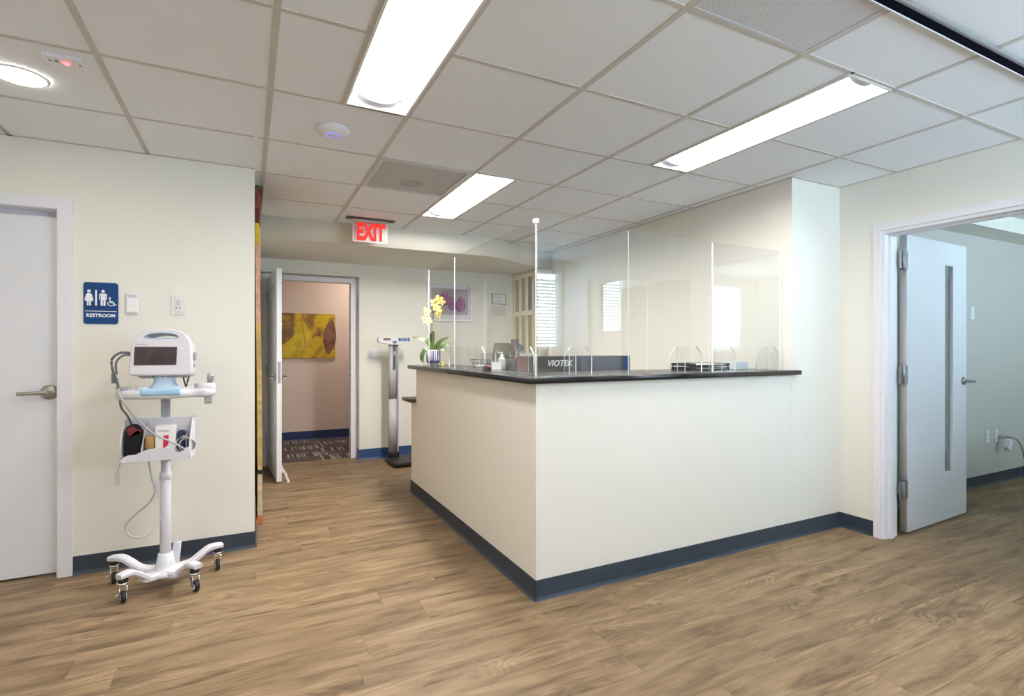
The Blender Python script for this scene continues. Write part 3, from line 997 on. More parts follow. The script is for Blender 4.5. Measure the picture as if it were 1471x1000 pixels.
# office door (door_3), opened flat beside the office wall
ang = math.atan2(2.02 - 1.977, 4.87 - 3.976)
t = thing('door_3', 'white office door with a narrow glass strip, open at right', 'door', (3.976, 1.977, 0), ang, kind='structure')
DW = .895
vx0, vx1, vz0, vz1 = .548, .676, .352, 1.862
b = NB()
plate(b, [[(0, .012), (DW, .012), (DW, 2.027), (0, 2.027)], [(vx0, vz0), (vx0, vz1), (vx1, vz1), (vx1, vz0)]], 0, .044, bev=.0012, plane='xz')
obj('slab', b, doorw_m, t)
pbox('vision_glass', visglass_m, t, vx0 + .001, vx1 - .001, .019, .025, vz0 + .001, vz1 - .001)
b = NB()
box(b, vx1 - .016, vx1 - .0005, .0255, .040, vz0, vz1); box(b, vx0, vx0 + .012, .0255, .04, vz0, vz1); box(b, vx0, vx1, .0255, .04, vz1 - .012, vz1); box(b, vx0, vx1, .0255, .04, vz0, vz0 + .012)
obj('glazing_bead', b, mat('dark_bead', (.06, .065, .07), .5), t)
lever(t, DW - .055, 1.012, 0, 1, .085, steel_m, .030)
for z in (1.852, 1.081, .305):
    b = NB()
    cyl(b, .0085, z - .06, z + .06, (-.058, -.004, 0), 'z', 14, bev=.002)
    for q in (-.024, 0, .024):
        cyl(b, .0092, z + q - .001, z + q + .001, (-.058, -.004, 0), 'z', 14)
    box(b, -.058, -.0005, -.0045, -.0005, z - .06, z + .06)          # leaf swung over the gap
    box(b, -.0028, -.0002, -.001, .043, z - .06, z + .06)
    box(b, -.098, -.058, .0, .004, z - .06, z + .06)
    obj('hinge', b, steel_m, t)
    for a, c in ((-.016, .035), (-.036, .012), (-.016, -.012), (-.036, -.035)):
        b = NB(); cyl(b, .0038, 0, .0016, (a, -.0045, z + c), 'y', 10); obj('screw', b, grey_m, t)
structure('trim_3', 'white casing and deep jamb of the office doorway', 'door frame', trim_m,
          [(XW - .014, XW, 2.01, 2.055, 0, 2.079), (XW - .014, XW, 1.045, 2.01, 2.033, 2.079), (XW - .014, XW, 1.045, 1.09, 0, 2.033),
           (XW, XW + .145, 1.992, 2.010, 0, 2.03), (XW, XW + .145, 1.09, 1.108, 0, 2.03), (XW, XW + .145, 1.108, 1.992, 2.012, 2.03),
           (XW + .045, XW + .085, 1.978, 1.992, 0, 2.012), (XW + .045, XW + .085, 1.108, 1.122, 0, 2.012), (XW + .045, XW + .085, 1.122, 1.978, 1.998, 2.012)])


# ------------------------------------------------------------------ wall plates
def rocker(name, label, cat, x, z, y, w=.072, h=.117, style='rocker'):
    o = thing(name, label, cat, (x, y, z - h / 2))
    bb = NB(); plate(bb, [rrect(-w / 2, w / 2, 0, h, .005)], -.006, -.0003, bev=.0025, plane='xz'); obj('cover_plate', bb, white_m, o)
    if style == 'rocker':
        bb = NB(); box(bb, -.017, .017, -.0095, -.0055, h / 2 - .034, h / 2 + .034, bev=.0015); obj('rocker', bb, whiteg_m, o)
    elif style == 'outlet':
        for q in (-.02, .02):
            bb = NB(); plate(bb, [ellipse(0, h / 2 + q, .017, .0145, 20)], -.0085, -.0055, plane='xz'); obj('socket', bb, ivory_m, o)
            bb = NB()
            for sx_ in (-.006, .006):
                box(bb, sx_ - .001, sx_ + .001, -.0089, -.0084, h / 2 + q - .002, h / 2 + q + .007)
            obj('slot', bb, black_m, o)
    return o


t = thing('motion_switch', 'white wall switch beside the blue restroom sign', 'switch', (-.5985, YC, 1.454))
b = NB(); box(b, -.031, .031, -.012, -.0003, 0, .123, bev=.003); obj('cover_plate', b, white_m, t)
b = NB(); box(b, -.026, .026, -.022, -.012, .012, .092, bev=.003); obj('rocker', b, whiteg_m, t)
b = NB(); box(b, -.02, .02, -.0155, -.012, .098, .114, bev=.001); obj('sensor_strip', b, lgrey_m, t)
t = thing('wall_sensor', 'grey-centred white wall control right of the switch', 'thermostat', (-.3735, YC, 1.457))
b = NB(); box(b, -.037, .037, -.008, -.0003, 0, .117, bev=.002); obj('cover_plate', b, ivory_m, t)
b = NB(); box(b, -.020, .020, -.013, -.008, .015, .102, bev=.002); obj('faceplate', b, white_m, t)
b = NB(); box(b, -.010, .010, -.0155, -.013, .058, .088, bev=.001); obj('sensor_lens', b, lgrey_m, t)
b = NB()
for q in (-.009, .009):
    cyl(b, .006, 0, .003, (q, -.013, .042), 'y', 14)
cyl(b, .0035, 0, .002, (0, -.013, .025), 'y', 10)
obj('button', b, grey_m, t)
rocker('wall_outlet', 'white wall outlet half hidden behind the cart pole', 'outlet', -.447, .437, YC, .07, .115, 'outlet')
rocker('light_switch', 'white light switch on the wall left of the height scale', 'switch', 1.28, 1.197, YX, .09, .12)
rocker('light_switch', 'white light switch on the office wall behind the open door', 'switch', 5.80, 1.572, YO)
rocker('wall_outlet', 'low white outlet on the office wall, nearer the open door', 'outlet', 6.07, .445, YO, .07, .115, 'outlet')
rocker('wall_outlet', 'low white outlet on the office wall with a plug in it', 'outlet', 6.245, .44, YO, .07, .115, 'outlet')
t = thing('plug_charger', 'white plug charger hanging by a grey cord from office outlet', 'charger', (6.29, YO - .03, .40))
b = NB(); box(b, -.025, .02, -.02, .022, .012, .045, bev=.005); obj('plug', b, grey_m, t)
b = NB(); box(b, -.03, .03, -.022, .018, -.05, .05, bev=.006); o = obj('adapter', b, white_m, t, (-.01, -.045, -.035), (0, radians(35), 0))
b = NB(); tube(b, [(.0, -.02, .03), (.06, -.045, .025), (.15, -.06, -.01), (.26, -.05, -.10), (.34, -.045, -.22), (.5, -.05, -.35), (.62, -.06, -.398)], .004); obj('cord', b, dcable_m, t)

# restroom sign
t = thing('restroom_sign', 'blue RESTROOM sign with white figures on the cream wall', 'sign', (-.745, YC, 1.513))
b = NB(); plate(b, [rrect(-.079, .079, -.117, .117, .014)], -.006, -.0003, bev=.001, plane='xz'); obj('plate', b, sign_m, t)
b = NB()
text(b, 'RESTROOM', .026, 0, -.070, -.0066, bold=.0009, sx=.98)
obj('lettering', b, signw_m, t)['label'] = 'white word RESTROOM'
b = NB(); plate(b, [[(-.072, -.047), (.072, -.047), (.072, -.044), (-.072, -.044)]], -.0072, -.0061, plane='xz'); plate(b, [[(-.026, -.014), (-.018, -.014), (-.018, .073), (-.026, .073)]], -.0072, -.0061, plane='xz')
obj('divider_line', b, signw_m, t)


def figure(cx, woman):
    bb = NB()
    plate(bb, [ellipse(cx, .067, .0085, .0085, 16)], -.0072, -.0061, plane='xz')
    if woman:
        out = [(-.008, .055), (.008, .055), (.013, .047), (.020, .022), (.015, .019), (.009, .040), (.018, .010), (.009, .010), (.009, -.014), (.0015, -.014), (.0015, .010),
               (-.0015, .010), (-.0015, -.014), (-.009, -.014), (-.009, .010), (-.018, .010), (-.009, .040), (-.015, .019), (-.020, .022), (-.013, .047)]
    else:
        out = [(-.014, .055), (.014, .055), (.018, .050), (.018, .020), (.0135, .020), (.0135, .044), (.011, .044), (.011, -.014), (.0015, -.014), (.0015, .018),
               (-.0015, .018), (-.0015, -.014), (-.011, -.014), (-.011, .044), (-.0135, .044), (-.0135, .020), (-.018, .020), (-.018, .050)]
    plate(bb, [[(cx + a, c) for a, c in out]], -.0072, -.0061, plane='xz')
    return bb


obj('woman_figure', figure(-.054, True), signw_m, t)
obj('man_figure', figure(.010, False), signw_m, t)
b = NB()
ring_o = ellipse(.046, .001, .0165, .0165, 26, radians(150), radians(395)); ring_i = ellipse(.046, .001, .0125, .0125, 26, radians(150), radians(395))
plate(b, [ring_o + ring_i[::-1]], -.0072, -.0061, plane='xz')
plate(b, [ellipse(.041, .031, .0045, .0045, 14)], -.0072, -.0061, plane='xz')
plate(b, [[(.039, .025), (.043, .025), (.044, .014), (.055, .014), (.055, .010), (.0445, .010), (.045, .007), (.057, .007), (.064, -.007), (.071, -.004), (.072, -.008), (.062, -.012), (.054, .003), (.040, .003)]], -.0072, -.0061, plane='xz')
obj('wheelchair_figure', b, signw_m, t)

# ------------------------------------------------------------------ vital signs cart
ct = thing('vital_signs_cart', 'white wheeled vital signs monitor stand by the restroom wall', 'medical cart', (-.395, 3.33, 0))
cw_m = mat('cart_white', (.66, .66, .72), .4)
shell_m = mat('monitor_white', (.68, .67, .72), .4)
cg_m = mat('cart_pole_grey', (.50, .52, .58), .4)
b = NB(); cyl(b, .026, .12, .575, (0, 0, 0), 'z', 24, bev=.002); cyl(b, .029, .56, .60, (0, 0, 0), 'z', 24, bev=.004); obj('pole', b, cw_m, ct)
b = NB(); cyl(b, .0215, .60, 1.03, (0, 0, 0), 'z', 24); lathe(b, [(.0215, .66), (.027, .665), (.027, .685), (.0215, .69)], 24)
obj('upper_pole', b, cg_m, ct)
b = NB(); lathe(b, [(0, .052), (.06, .052), (.085, .066), (.075, .082), (.052, .092), (.044, .11), (.034, .17), (.028, .172), (0, .172)], 28); obj('hub', b, cw_m, ct)
wheels = [(-.159, -.145), (.150, -.167), (-.248, .141), (.239, .095)]
for i, (wx, wy) in enumerate(wheels):
    d = Vector((wx, wy, 0)); L = d.length; u = d / L
    e = L - .006
    P = [u * .03 + Vector((0, 0, .072)), u * .10 + Vector((0, 0, .074)), u * (L * .52) + Vector((0, 0, .088)), u * (L * .74) + Vector((0, 0, .125)), u * (L * .88) + Vector((0, 0, .137)), u * (L + .022) + Vector((0, 0, .134))]
    W_ = [.085, .07, .05, .046, .050, .046]; H_ = [.038, .036, .030, .028, .030, .024]
    PP = smooth_path(P, 4)
    secs = []
    for q in range(len(PP)):
        f = q / (len(PP) - 1) * (len(P) - 1); k = min(int(f), len(P) - 2); f -= k
        w = W_[k] * (1 - f) + W_[k + 1] * f; h = H_[k] * (1 - f) + H_[k + 1] * f
        c = .25
        secs.append([(-w / 2, -h / 2 + h * c), (-w / 2 + h * c, -h / 2), (w / 2 - h * c, -h / 2), (w / 2, -h / 2 + h * c), (w / 2, h / 2 - h * c), (w / 2 - h * c, h / 2), (-w / 2 + h * c, h / 2), (-w / 2, h / 2 - h * c)])
    lb = NB(); sweep(lb, PP, secs, 0, False)
    obj('leg', lb, cw_m, ct)
    a = [0.25, 0.5, 0.15, 0.1][i]
    cs = bpy.data.objects.new('caster', None); COL.objects.link(cs); cs.parent = ct; cs.location = (wx, wy, 0); cs.rotation_euler = (0, 0, a)
    b = NB(); lathe(b, [(0, -.011), (.024, -.011), (.029, -.007), (.0295, 0), (.029, .007), (.024, .011), (0, .011)], 26, (0, 0, .0295), 'x'); obj('wheel', b, rubber_m, cs)
    b = NB(); cyl(b, .017, -.0135, .0135, (0, 0, .0295), 'x', 18); obj('wheel_hub', b, lgrey_m, cs)
    b = NB()
    lathe(b, [(0, .098), (.021, .098), (.022, .090), (.018, .084), (.013, .08), (0, .08)], 20, (0, 0.010, 0))
    for s in (-1, 1):
        plate(b, [[(-.008, .026), (.008, .026), (.022, .076), (-.006, .082)]], s * .0155 - .0015, s * .0155 + .0015, plane='yz')
    box(b, -.017, .017, -.004, .022, .072, .083, bev=.002)
    obj('fork', b, chrome_m, cs)
    b = NB(); cyl(b, .022, .098, .118, (0, .010, 0), 'z', 20, bev=.003); obj('swivel', b, black_m, cs)
    b = NB(); bar(b, [(-.016, -.008, .050), (-.026, -.014, .046), (-.034, -.018, .045)], .012, .004); obj('brake_lever', b, chrome_m, cs)
# rear cable-wrap blade behind the pole
b = NB(); plate(b, [[(.012, .06), (.055, .06), (.068, .205), (.030, .205)]], .035, .055, bev=.004, plane='xz'); obj('rear_blade', b, cw_m, ct)
# work surface with grip
b = NB()
top = smooth_path([(-.195, -.02, 0), (-.205, -.07, 0), (-.182, -.125, 0), (-.10, -.168, 0), (0, -.178, 0), (.085, -.165, 0), (.125, -.135, 0), (.155, -.13, 0), (.195, -.14, 0), (.232, -.105, 0), (.232, -.05, 0), (.19, -.02, 0), (.12, .06, 0), (0, .09, 0), (-.12, .07, 0), (-.20, .02, 0)] + [(-.195, -.02, 0)], 4)[:-1]
L1 = [(p.x, p.y) for p in top]
plate(b, [L1], 1.002, 1.048, bev=.016, plane='xy')
plate(b, [[(.135, -.05), (.16, -.12), (.215, -.125), (.237, -.085), (.215, -.04)]], 1.03, 1.075, bev=.012, plane='xy')
obj('work_surface', b, cw_m, ct)
b = NB(); plate(b, [rrect(-.085, .085, -.184, -.158, .012)], 1.020, 1.055, bev=.009, plane='xy'); obj('grip', b, blue_m, ct)['label'] = 'pale blue grip on the front edge'
b = NB(); tube(b, [(.205, -.075, 1.05), (.21, -.085, 1.085), (.218, -.10, 1.118)], .013, 12); lathe(b, [(0, .03), (.014, .026), (.018, 0), (.012, -.02), (0, -.02)], 16, (.213, -.092, 1.10)); box(b, .185, .222, -.115, -.07, .965, 1.02, bev=.006)
obj('thermometer_probe', b, [grey_m], ct)
b = NB(); lathe(b, [(.032, 1.046), (.032, 1.056), (.022, 1.062), (0, 1.062)], 20, (-.09, -.06, 0)); obj('cup_rest', b, lgrey_m, ct)
b = NB(); box(b, -.016, .016, -.012, .012, 1.046, 1.066, bev=.004); tube(b, [(-.03, 0, 1.06), (.03, 0, 1.062)], .006, 8)
obj('cable_clip', b, grey_m, ct, (-.165, -.11, 0))
# monitor neck
b = NB()
sec = []
P = [Vector((0, -.035, z)) for z in (1.046, 1.056, 1.075, 1.10, 1.125)]
ws = [(.075, .05), (.066, .045), (.052, .036), (.047, .033), (.05, .033)]
sweep(b, P, [[(w * cos(2 * pi * i / 20), d * sin(2 * pi * i / 20)) for i in range(20)] for w, d in ws], 0, True, up=Vector((0, 1, 0)))
obj('neck', b, mat('neck_blue', (.52, .65, .78), .35), ct)
mon = bpy.data.objects.new('monitor', None); COL.objects.link(mon); mon.parent = ct; mon.location = (-.004, -.075, 1.112); mon.rotation_euler = (radians(-8), 0, radians(-8))
hw = .140
arc = [(-.120 + .24 * i / 18, .190 + .056 * math.sqrt(max(0, 1 - (abs(-1 + 2 * i / 18)) ** 2.4))) for i in range(19)]
outer = [(-hw + .012, 0.004), (hw - .012, 0.004), (hw - .003, .012), (hw, .03), (hw - .008, .165), (hw - .014, .185)] + arc[::-1] + [(-hw + .014, .185), (-hw + .008, .165), (-hw, .03), (-hw + .003, .012)]
slot = [(a, c) for a, c in ellipse(0.002, .203, .075, .010, 28)]
slot = [(.072, .200), (.074, .205), (.060, .214), (.03, .221), (0, .223), (-.03, .221), (-.060, .214), (-.074, .205), (-.072, .200), (-.06, .1965), (0, .195), (.06, .1965)]
b = NB(); plate(b, [outer, slot], -.040, .0, bev=.006, plane='xz'); obj('front_shell', b, shell_m, mon)
back = [(a * .97, c * .985 + .002) for a, c in outer]
b = NB(); plate(b, [back, slot], .0, .085, bev=.012, plane='xz'); obj('back_shell', b, lgrey_m, mon)
grip_o = [(a * 1.09, .2075 + (c - .2075) * 1.35) for a, c in slot]
b = NB(); plate(b, [grip_o, slot], -.0425, -.0385, bev=.0015, plane='xz'); obj('carry_handle_rim', b, blue_m, mon)['label'] = 'pale blue rim round the carry slot'
b = NB(); plate(b, [rrect(-.118, .070, .055, .150, .003)], -.0422, -.0395, bev=.0008, plane='xz'); obj('screen', b, screen_m, mon)['label'] = 'dark blank screen'
b = NB(); text(b, 'WelchAllyn', .0125, -.118, .163, -.0404, align='LEFT', depth=.0003); obj('lettering', b, grey_m, mon)
b = NB(); cyl(b, .006, 0, .0015, (.092, -.0395, .140), 'y', 16); obj('power_button', b, white_m, mon)
b = NB()
for q in range(9):
    box(b, -.105 + q * .024, -.093 + q * .024, .002, .060, -.004, .008, bev=.001)
obj('connector_row', b, grey_m, mon)['kind'] = 'stuff'
b = NB(); box(b, hw - .008, hw + .003, .02, .05, .09, .13, bev=.003); obj('side_port', b, grey_m, mon)
b = NB(); box(b, hw - .008, hw + .001, .02, .04, .05, .07, bev=.002); obj('side_port', b, grey_m, mon)
# basket
bk = bpy.data.objects.new('basket', None); COL.objects.link(bk); bk.parent = ct; bk.location = (-.02, -.085, .690); bk.rotation_euler = (0, 0, radians(-6))
b = NB(); box(b, -.150, .150, -.06, .06, 0, .006); obj('floor_tray', b, cw_m, bk)
wave = [(-.150, 0), (.150, 0), (.150, .062), (.135, .058), (.118, .040), (.100, .036), (.080, .045), (.062, .060), (.02, .064), (-.03, .060), (-.06, .048), (-.085, .036), (-.118, .034), (-.135, .026), (-.15, .008)]
b = NB(); plate(b, [wave], -.064, -.058, bev=.0015, plane='xz'); obj('front_lip', b, cw_m, bk)
b = NB(); plate(b, [[(-.150, 0), (.150, 0), (.150, .205), (-.150, .205)]], .057, .062, bev=.0015, plane='xz'); obj('back_panel', b, cw_m, bk)
b = NB()
side = [(-.062, 0), (.06, 0), (.06, .205), (.02, .205), (-.03, .14), (-.062, .075)]
plate(b, [side], -.153, -.147, bev=.0015, plane='yz'); obj('side_panel', b, cw_m, bk)
b = NB(); plate(b, [side], .147, .153, bev=.0015, plane='yz'); tube(b, [(.15, .04, .205), (.16, .03, .208), (.168, .02, .210)], .004, 6); obj('side_panel', b, cw_m, bk)
b = NB(); plate(b, [[(-.058, .006), (.057, .006), (.057, .18), (-.0, .15), (-.058, .06)]], -.062, -.058, plane='yz'); obj('divider', b, cw_m, bk)
b = NB(); tube(b, [(-.155, -.02, .0), (-.162, -.03, -.02), (-.168, -.035, -.05)], .0035, 8); box(b, -.178, -.160, -.042, -.028, -.115, -.05, bev=.003); box(b, -.176, -.173, -.038, -.033, -.13, -.114); box(b, -.166, -.163, -.038, -.033, -.13, -.114)
obj('plug', b, mat('plug_grey', (.48, .48, .47), .5), bk)
# cables of the cart
b = NB()
tube(b, [(-.145, -.06, 1.235), (-.185, -.075, 1.235), (-.215, -.09, 1.20), (-.205, -.105, 1.135), (-.190, -.12, 1.10), (-.178, -.14, 1.06)], .006)
tube(b, [(-.145, -.06, 1.225), (-.175, -.075, 1.22), (-.198, -.09, 1.185), (-.192, -.105, 1.13)], .005)
cyl(b, .010, 1.085, 1.135, (-.203, -.11, 0), 'z', 12)
tube(b, [(-.175, -.13, 1.0), (-.170, -.12, .96), (-.15, -.10, .92), (-.135, -.075, .87)], .005)
obj('cable', b, dcable_m, ct)
b = NB()
tube(b, [(-.178, -.14, 1.06), (-.170, -.185, 1.045), (-.155, -.195, 1.01), (-.13, -.19, .96), (-.09, -.18, .90), (-.03, -.17, .83), (.05, -.168, .78), (.10, -.15, .74), (.125, -.12, .715)], .0048)
for k in range(3):
    c = Vector((.085 + .012 * k, -.10 - .01 * k, .755)); R = .048 - .006 * k
    tube(b, [c + Vector((R * cos(a), -.01 * sin(a * 2), R * .95 * sin(a))) for a in [2 * pi * i / 14 for i in range(15)]], .0042, 6, 2)
tube(b, [(-.065, -.09, .695), (-.055, -.11, .65), (-.045, -.125, .60), (-.03, -.13, .53), (-.06, -.12, .47), (-.12, -.11, .415), (-.158, -.11, .36), (-.13, -.11, .31), (-.085, -.10, .30), (-.045, -.075, .32), (-.022, -.03, .36), (-.02, .01, .40)], .0045)
obj('cable', b, cable_m, ct)
b = NB(); tube(b, [(.085, -.05, 1.12), (.09, -.07, 1.09), (.10, -.075, 1.055)], .004, 6); tube(b, [(.115, -.05, 1.12), (.108, -.07, 1.09), (.10, -.075, 1.055)], .004, 6); obj('cable', b, black_m, ct)

bx, by, bz = -.395 - .02, 3.33 - .085, .6965
t = thing('cuff_pouch', 'black and maroon cuff pouch in the left of the cart basket', 'pouch', (bx - .104, by - .006, bz))
b = NB()
P = [Vector((0, 0, z)) for z in (0, .02, .08, .14, .165, .178)]
sweep(b, P, [[(w * cos(2 * pi * i / 16), d * sin(2 * pi * i / 16)) for i in range(16)] for w, d in ((.030, .03), (.038, .036), (.040, .038), (.038, .034), (.03, .026), (.012, .01))], 0, True, up=Vector((0, 1, 0)))
obj('pouch_body', b, mat('black_fabric', (.006, .004, .006), .9), t)
b = NB(); plate(b, [[(-.012, .12), (.026, .155), (.034, .14), (.01, .162), (-.006, .172), (-.026, .155)]], -.041, -.036, bev=.001, plane='xz'); obj('flap', b, maroon_m, t)
t = thing('tape_roll', 'tan wrapped roll beside the black pouch in the cart basket', 'roll', (bx - .034, by - .02, bz))
b = NB(); cyl(b, .021, .05, .115, (0, 0, 0), 'z', 20, bev=.004); obj('roll_body', b, kraft_m, t)
b = NB(); cyl(b, .016, 0, .05, (0, 0, 0), 'z', 16); obj('holder', b, black_m, t)
b = NB(); lathe(b, [(0, .0), (.012, .004), (.015, .018), (.007, .034), (0, .036)], 14, (.002, -.026, .012)); obj('knob', b, mat('tan_plastic', (.55, .38, .22), .5), t)
t = thing('probe_cover_box', 'white carton with a red mark in the cart basket middle', 'box', (bx + .034, by - .005, bz))
b = NB(); box(b, -.044, .044, -.03, .03, 0, .165, bev=.0015); obj('carton', b, paper_m, t)
b = NB(); plate(b, [[(-.012, .045), (.012, .065), (.014, .115), (-.008, .115)]], -.031, -.0302, plane='xz'); obj('red_mark', b, red_m, t)
b = NB(); text(b, 'WelchAllyn', .0105, -.008, .138, -.0304, bold=.0002, depth=.0003); obj('lettering', b, mat('green_print', (.05, .22, .16), .6), t)
t = thing('blood_pressure_cuff', 'folded navy cuff at the right of the cart basket', 'cuff', (bx + .100, by + .01, bz))
b = NB(); box(b, -.018, .018, -.03, .03, 0, .13, bev=.012); obj('folded_cuff', b, navy_m, t)
b = NB(); box(b, .019, .027, -.025, .025, 0, .115, bev=.003); obj('strap', b, lgrey_m, t)

# ------------------------------------------------------------------ height and weight scale
t = thing('physician_scale', 'silver column weighing scale with black platform by the wall', 'scale', (1.42, 5.66, 0))
sx0 = 0.0
b = NB(); plate(b, [rrect(-.07, .36, -.21, .17, .05)], .012, .062, bev=.010, plane='xy'); obj('platform', b, mat('black_mat', (.016, .013, .013), .5), t)
for fx, fy in ((-.03, -.16), (.3, -.16), (-.03, .12), (.3, .12)):
    b = NB(); cyl(b, .02, 0, .012, (fx, fy, 0), 'z', 14); obj('foot', b, rubber_m, t)
b = NB(); plate(b, [rrect(-.045, .065, .06, .15, .02)], .06, .12, bev=.006, plane='xy'); obj('column_base', b, black_m, t)
colm = mat('silver_column', (.46, .46, .475), .55, .0)
b = NB(); plate(b, [rrect(-.045, .045, .075, .135, .028, 8)], .118, .70, plane='xy'); obj('lower_column', b, colm, t)
b = NB(); plate(b, [rrect(-.043, .043, .077, .133, .027, 8)], .704, 1.30, plane='xy'); obj('upper_column', b, colm, t)
b = NB(); box(b, .045, .062, .085, .125, .12, 1.30, bev=.003); obj('height_rod', b, grey_m, t)
b = NB(); box(b, -.006, .026, .070, .078, 1.02, 1.30, bev=.002); obj('slider_track', b, mat('dark_track', (.07, .075, .085), .5), t)
b = NB(); box(b, -.002, .022, .064, .076, 1.18, 1.225, bev=.002); obj('slider', b, grey_m, t)
b = NB()
plate(b, [[(-.175, 1.335), (.175, 1.335), (.178, 1.365), (.178, 1.385), (-.178, 1.385), (-.178, 1.365)][::1] if False else [(-.165, 1.318), (.03 - .04, 1.295), (.04, 1.295), (.175, 1.318), (.180, 1.345), (.180, 1.372), (-.172, 1.372), (-.172, 1.34)]], .045, .105, bev=.004, plane='xz')
obj('head_housing', b, mat('scale_head', (.62, .62, .64), .35), t)
b = NB(); box(b, -.115, -.035, .041, .046, 1.345, 1.368, bev=.001); obj('display', b, mat('dark_red_display', (.08, .006, .008), .25), t)
b = NB(); box(b, .050, .172, .040, .046, 1.335, 1.370, bev=.001); obj('keypad', b, mat('keypad_blue', (.02, .06, .22), .4), t)
b = NB()
for i in range(5):
    for j in range(2):
        cyl(b, .0042, 0, .0012, (.076 + .018 * i, .040, 1.3445 + .016 * j), 'y', 10)
obj('key', b, signw_m, t)
b = NB(); box(b, -.014, .026, .039, .046, 1.312, 1.336, bev=.001); text(b, 'HEALTH', .009, .006, 1.328, .0386, depth=.0003) if False else None
obj('badge', b, mat('badge_dark', (.10, .10, .14), .4), t)

# ------------------------------------------------------------------ pictures and notices
t = thing('leaf_painting', 'unframed yellow and brown leaf painting on the hall wall', 'painting', (.59, 7.68, 1.425))
art = mat_noise_ramp('leaf_art', [(0.30, (.10, .055, .035)), (.42, (.30, .17, .04)), (.52, (.62, .45, .02)), (.64, (.50, .36, .02)), (.8, (.22, .12, .08))], 3.2, .7, 5, 1.2)
pbox('canvas', art, t, -.49, .49, -.03, -.0005, -.305, .305, bev=.002)
lf = mat_noise_ramp('leaf_yellow', [(.35, (.42, .30, .02)), (.65, (.66, .50, .03))], 9, .7)
lfd = mat('leaf_vein', (.25, .15, .03), .7)
lfb = mat_noise_ramp('leaf_brown', [(.35, (.16, .09, .05)), (.65, (.30, .20, .05))], 8, .7)


def leafshape(cx, cz, L, w, ang, n=10):
    pts = []
    for i in range(n + 1):
        u = i / n; pts.append((w * math.sin(pi * u) ** .8 * (1 - .3 * u), L * u))
    for i in range(n - 1, 0, -1):
        u = i / n; pts.append((-w * math.sin(pi * u) ** .8 * (1 - .3 * u), L * u))
    return [(cx + a * cos(ang) - c * sin(ang), cz + a * sin(ang) + c * cos(ang)) for a, c in pts]


b = NB()
plate(b, [leafshape(.09, .12, .36, .14, radians(170))], -.0312, -.0302, plane='xz')
obj('yellow_leaf', b, lf, t)
b = NB(); plate(b, [leafshape(.03, -.06, .24, .17, radians(192))], -.0311, -.0301, plane='xz')
obj('yellow_leaf', b, lf, t)
b = NB(); plate(b, [leafshape(-.1, .20, .34, .11, radians(165))], -.0311, -.0301, plane='xz'); obj('brown_leaf', b, lfb, t)
b = NB(); plate(b, [leafshape(.40, -.26, .52, .10, radians(-4))], -.0311, -.0301, plane='xz'); obj('brown_leaf', b, mat_noise_ramp('leaf_dark', [(.35, (.12, .06, .04)), (.65, (.26, .13, .07))], 8, .7), t)
b = NB(); tube(b, [(.02, -.031, .26), (.05, -.031, .19), (.07, -.031, .12), (.09, -.031, -.02), (.10, -.031, -.16)], .0028, 6); tube(b, [(.07, -.031, .26), (.03, -.031, .22), (-.02, -.031, .2)], .003, 6)
obj('leaf_vein', b, lfd, t)

t = thing('tulip_picture', 'white framed print of purple tulips behind the acrylic screens', 'picture', (2.19, YX, 1.582))
W2, H2 = .29, .475
b = NB(); plate(b, [[(-W2, 0), (W2, 0), (W2, H2), (-W2, H2)], [(-W2 + .025, .025), (-W2 + .025, H2 - .025), (W2 - .025, H2 - .025), (W2 - .025, .025)]], -.03, -.0005, bev=.003, plane='xz'); obj('frame', b, whiteg_m, t)
pbox('mat_board', mat('picture_mat', (.66, .66, .71), .7), t, -W2 + .026, W2 - .026, -.012, -.008, .026, H2 - .026)
pbox('print', mat_noise_ramp('print_grey', [(.3, (.30, .28, .32)), (.7, (.44, .42, .47))], 4, .6), t, -.235, .235, -.0135, -.0121, .085, H2 - .075)
pk = mat_noise_ramp('tulip_purple', [(.3, (.15, .035, .15)), (.7, (.40, .16, .36))], 14, .6, 4, .6, (2, 1, .6))
for cx, cz, s, a in ((-.096, .285, 1.15, -.25), (.04, .222, 1.05, .15), (.130, .215, 1.15, -.1)):
    b = NB()
    for da, q in ((-.28, .8), (.28, .8), (0, 1)):
        plate(b, [leafshape(cx + s * .02 * math.copysign(1, da) * (da != 0), cz - s * .085, .17 * s * q, .066 * s, a + da)], -.0146 - .0004 * q, -.0137, plane='xz')
    obj('tulip', b, pk, t)

t = thing('framed_notice', 'small dark framed notice on the wall right of the tulips', 'notice', (2.855, YX, 1.815))
b = NB(); plate(b, [[(-.10, 0), (.10, 0), (.10, .135), (-.10, .135)], [(-.088, .012), (-.088, .123), (.088, .123), (.088, .012)]], -.016, -.0005, bev=.002, plane='xz'); obj('frame', b, grey_m, t)
pbox('sheet', paper_m, t, -.089, .089, -.008, -.004, .011, .124)
b = NB()
for k in range(5):
    box(b, -.07, .07 - .02 * (k % 3), -.0088, -.0081, .028 + .018 * k, .036 + .018 * k)
obj('print_lines', b, lgrey_m, t)
t = thing('paper_notice', 'unframed printed sheet taped below the framed notice', 'notice', (2.85, YX, 1.665))
pbox('sheet', mat('notice_paper', (.66, .66, .62), .8), t, -.10, .10, -.002, -.0004, 0, .14)
b = NB()
for k in range(5):
    box(b, -.08, .075 - .018 * ((k * 2) % 3), -.0028, -.0021, .02 + .022 * k, .028 + .022 * k)
obj('print_lines', b, lgrey_m, t)

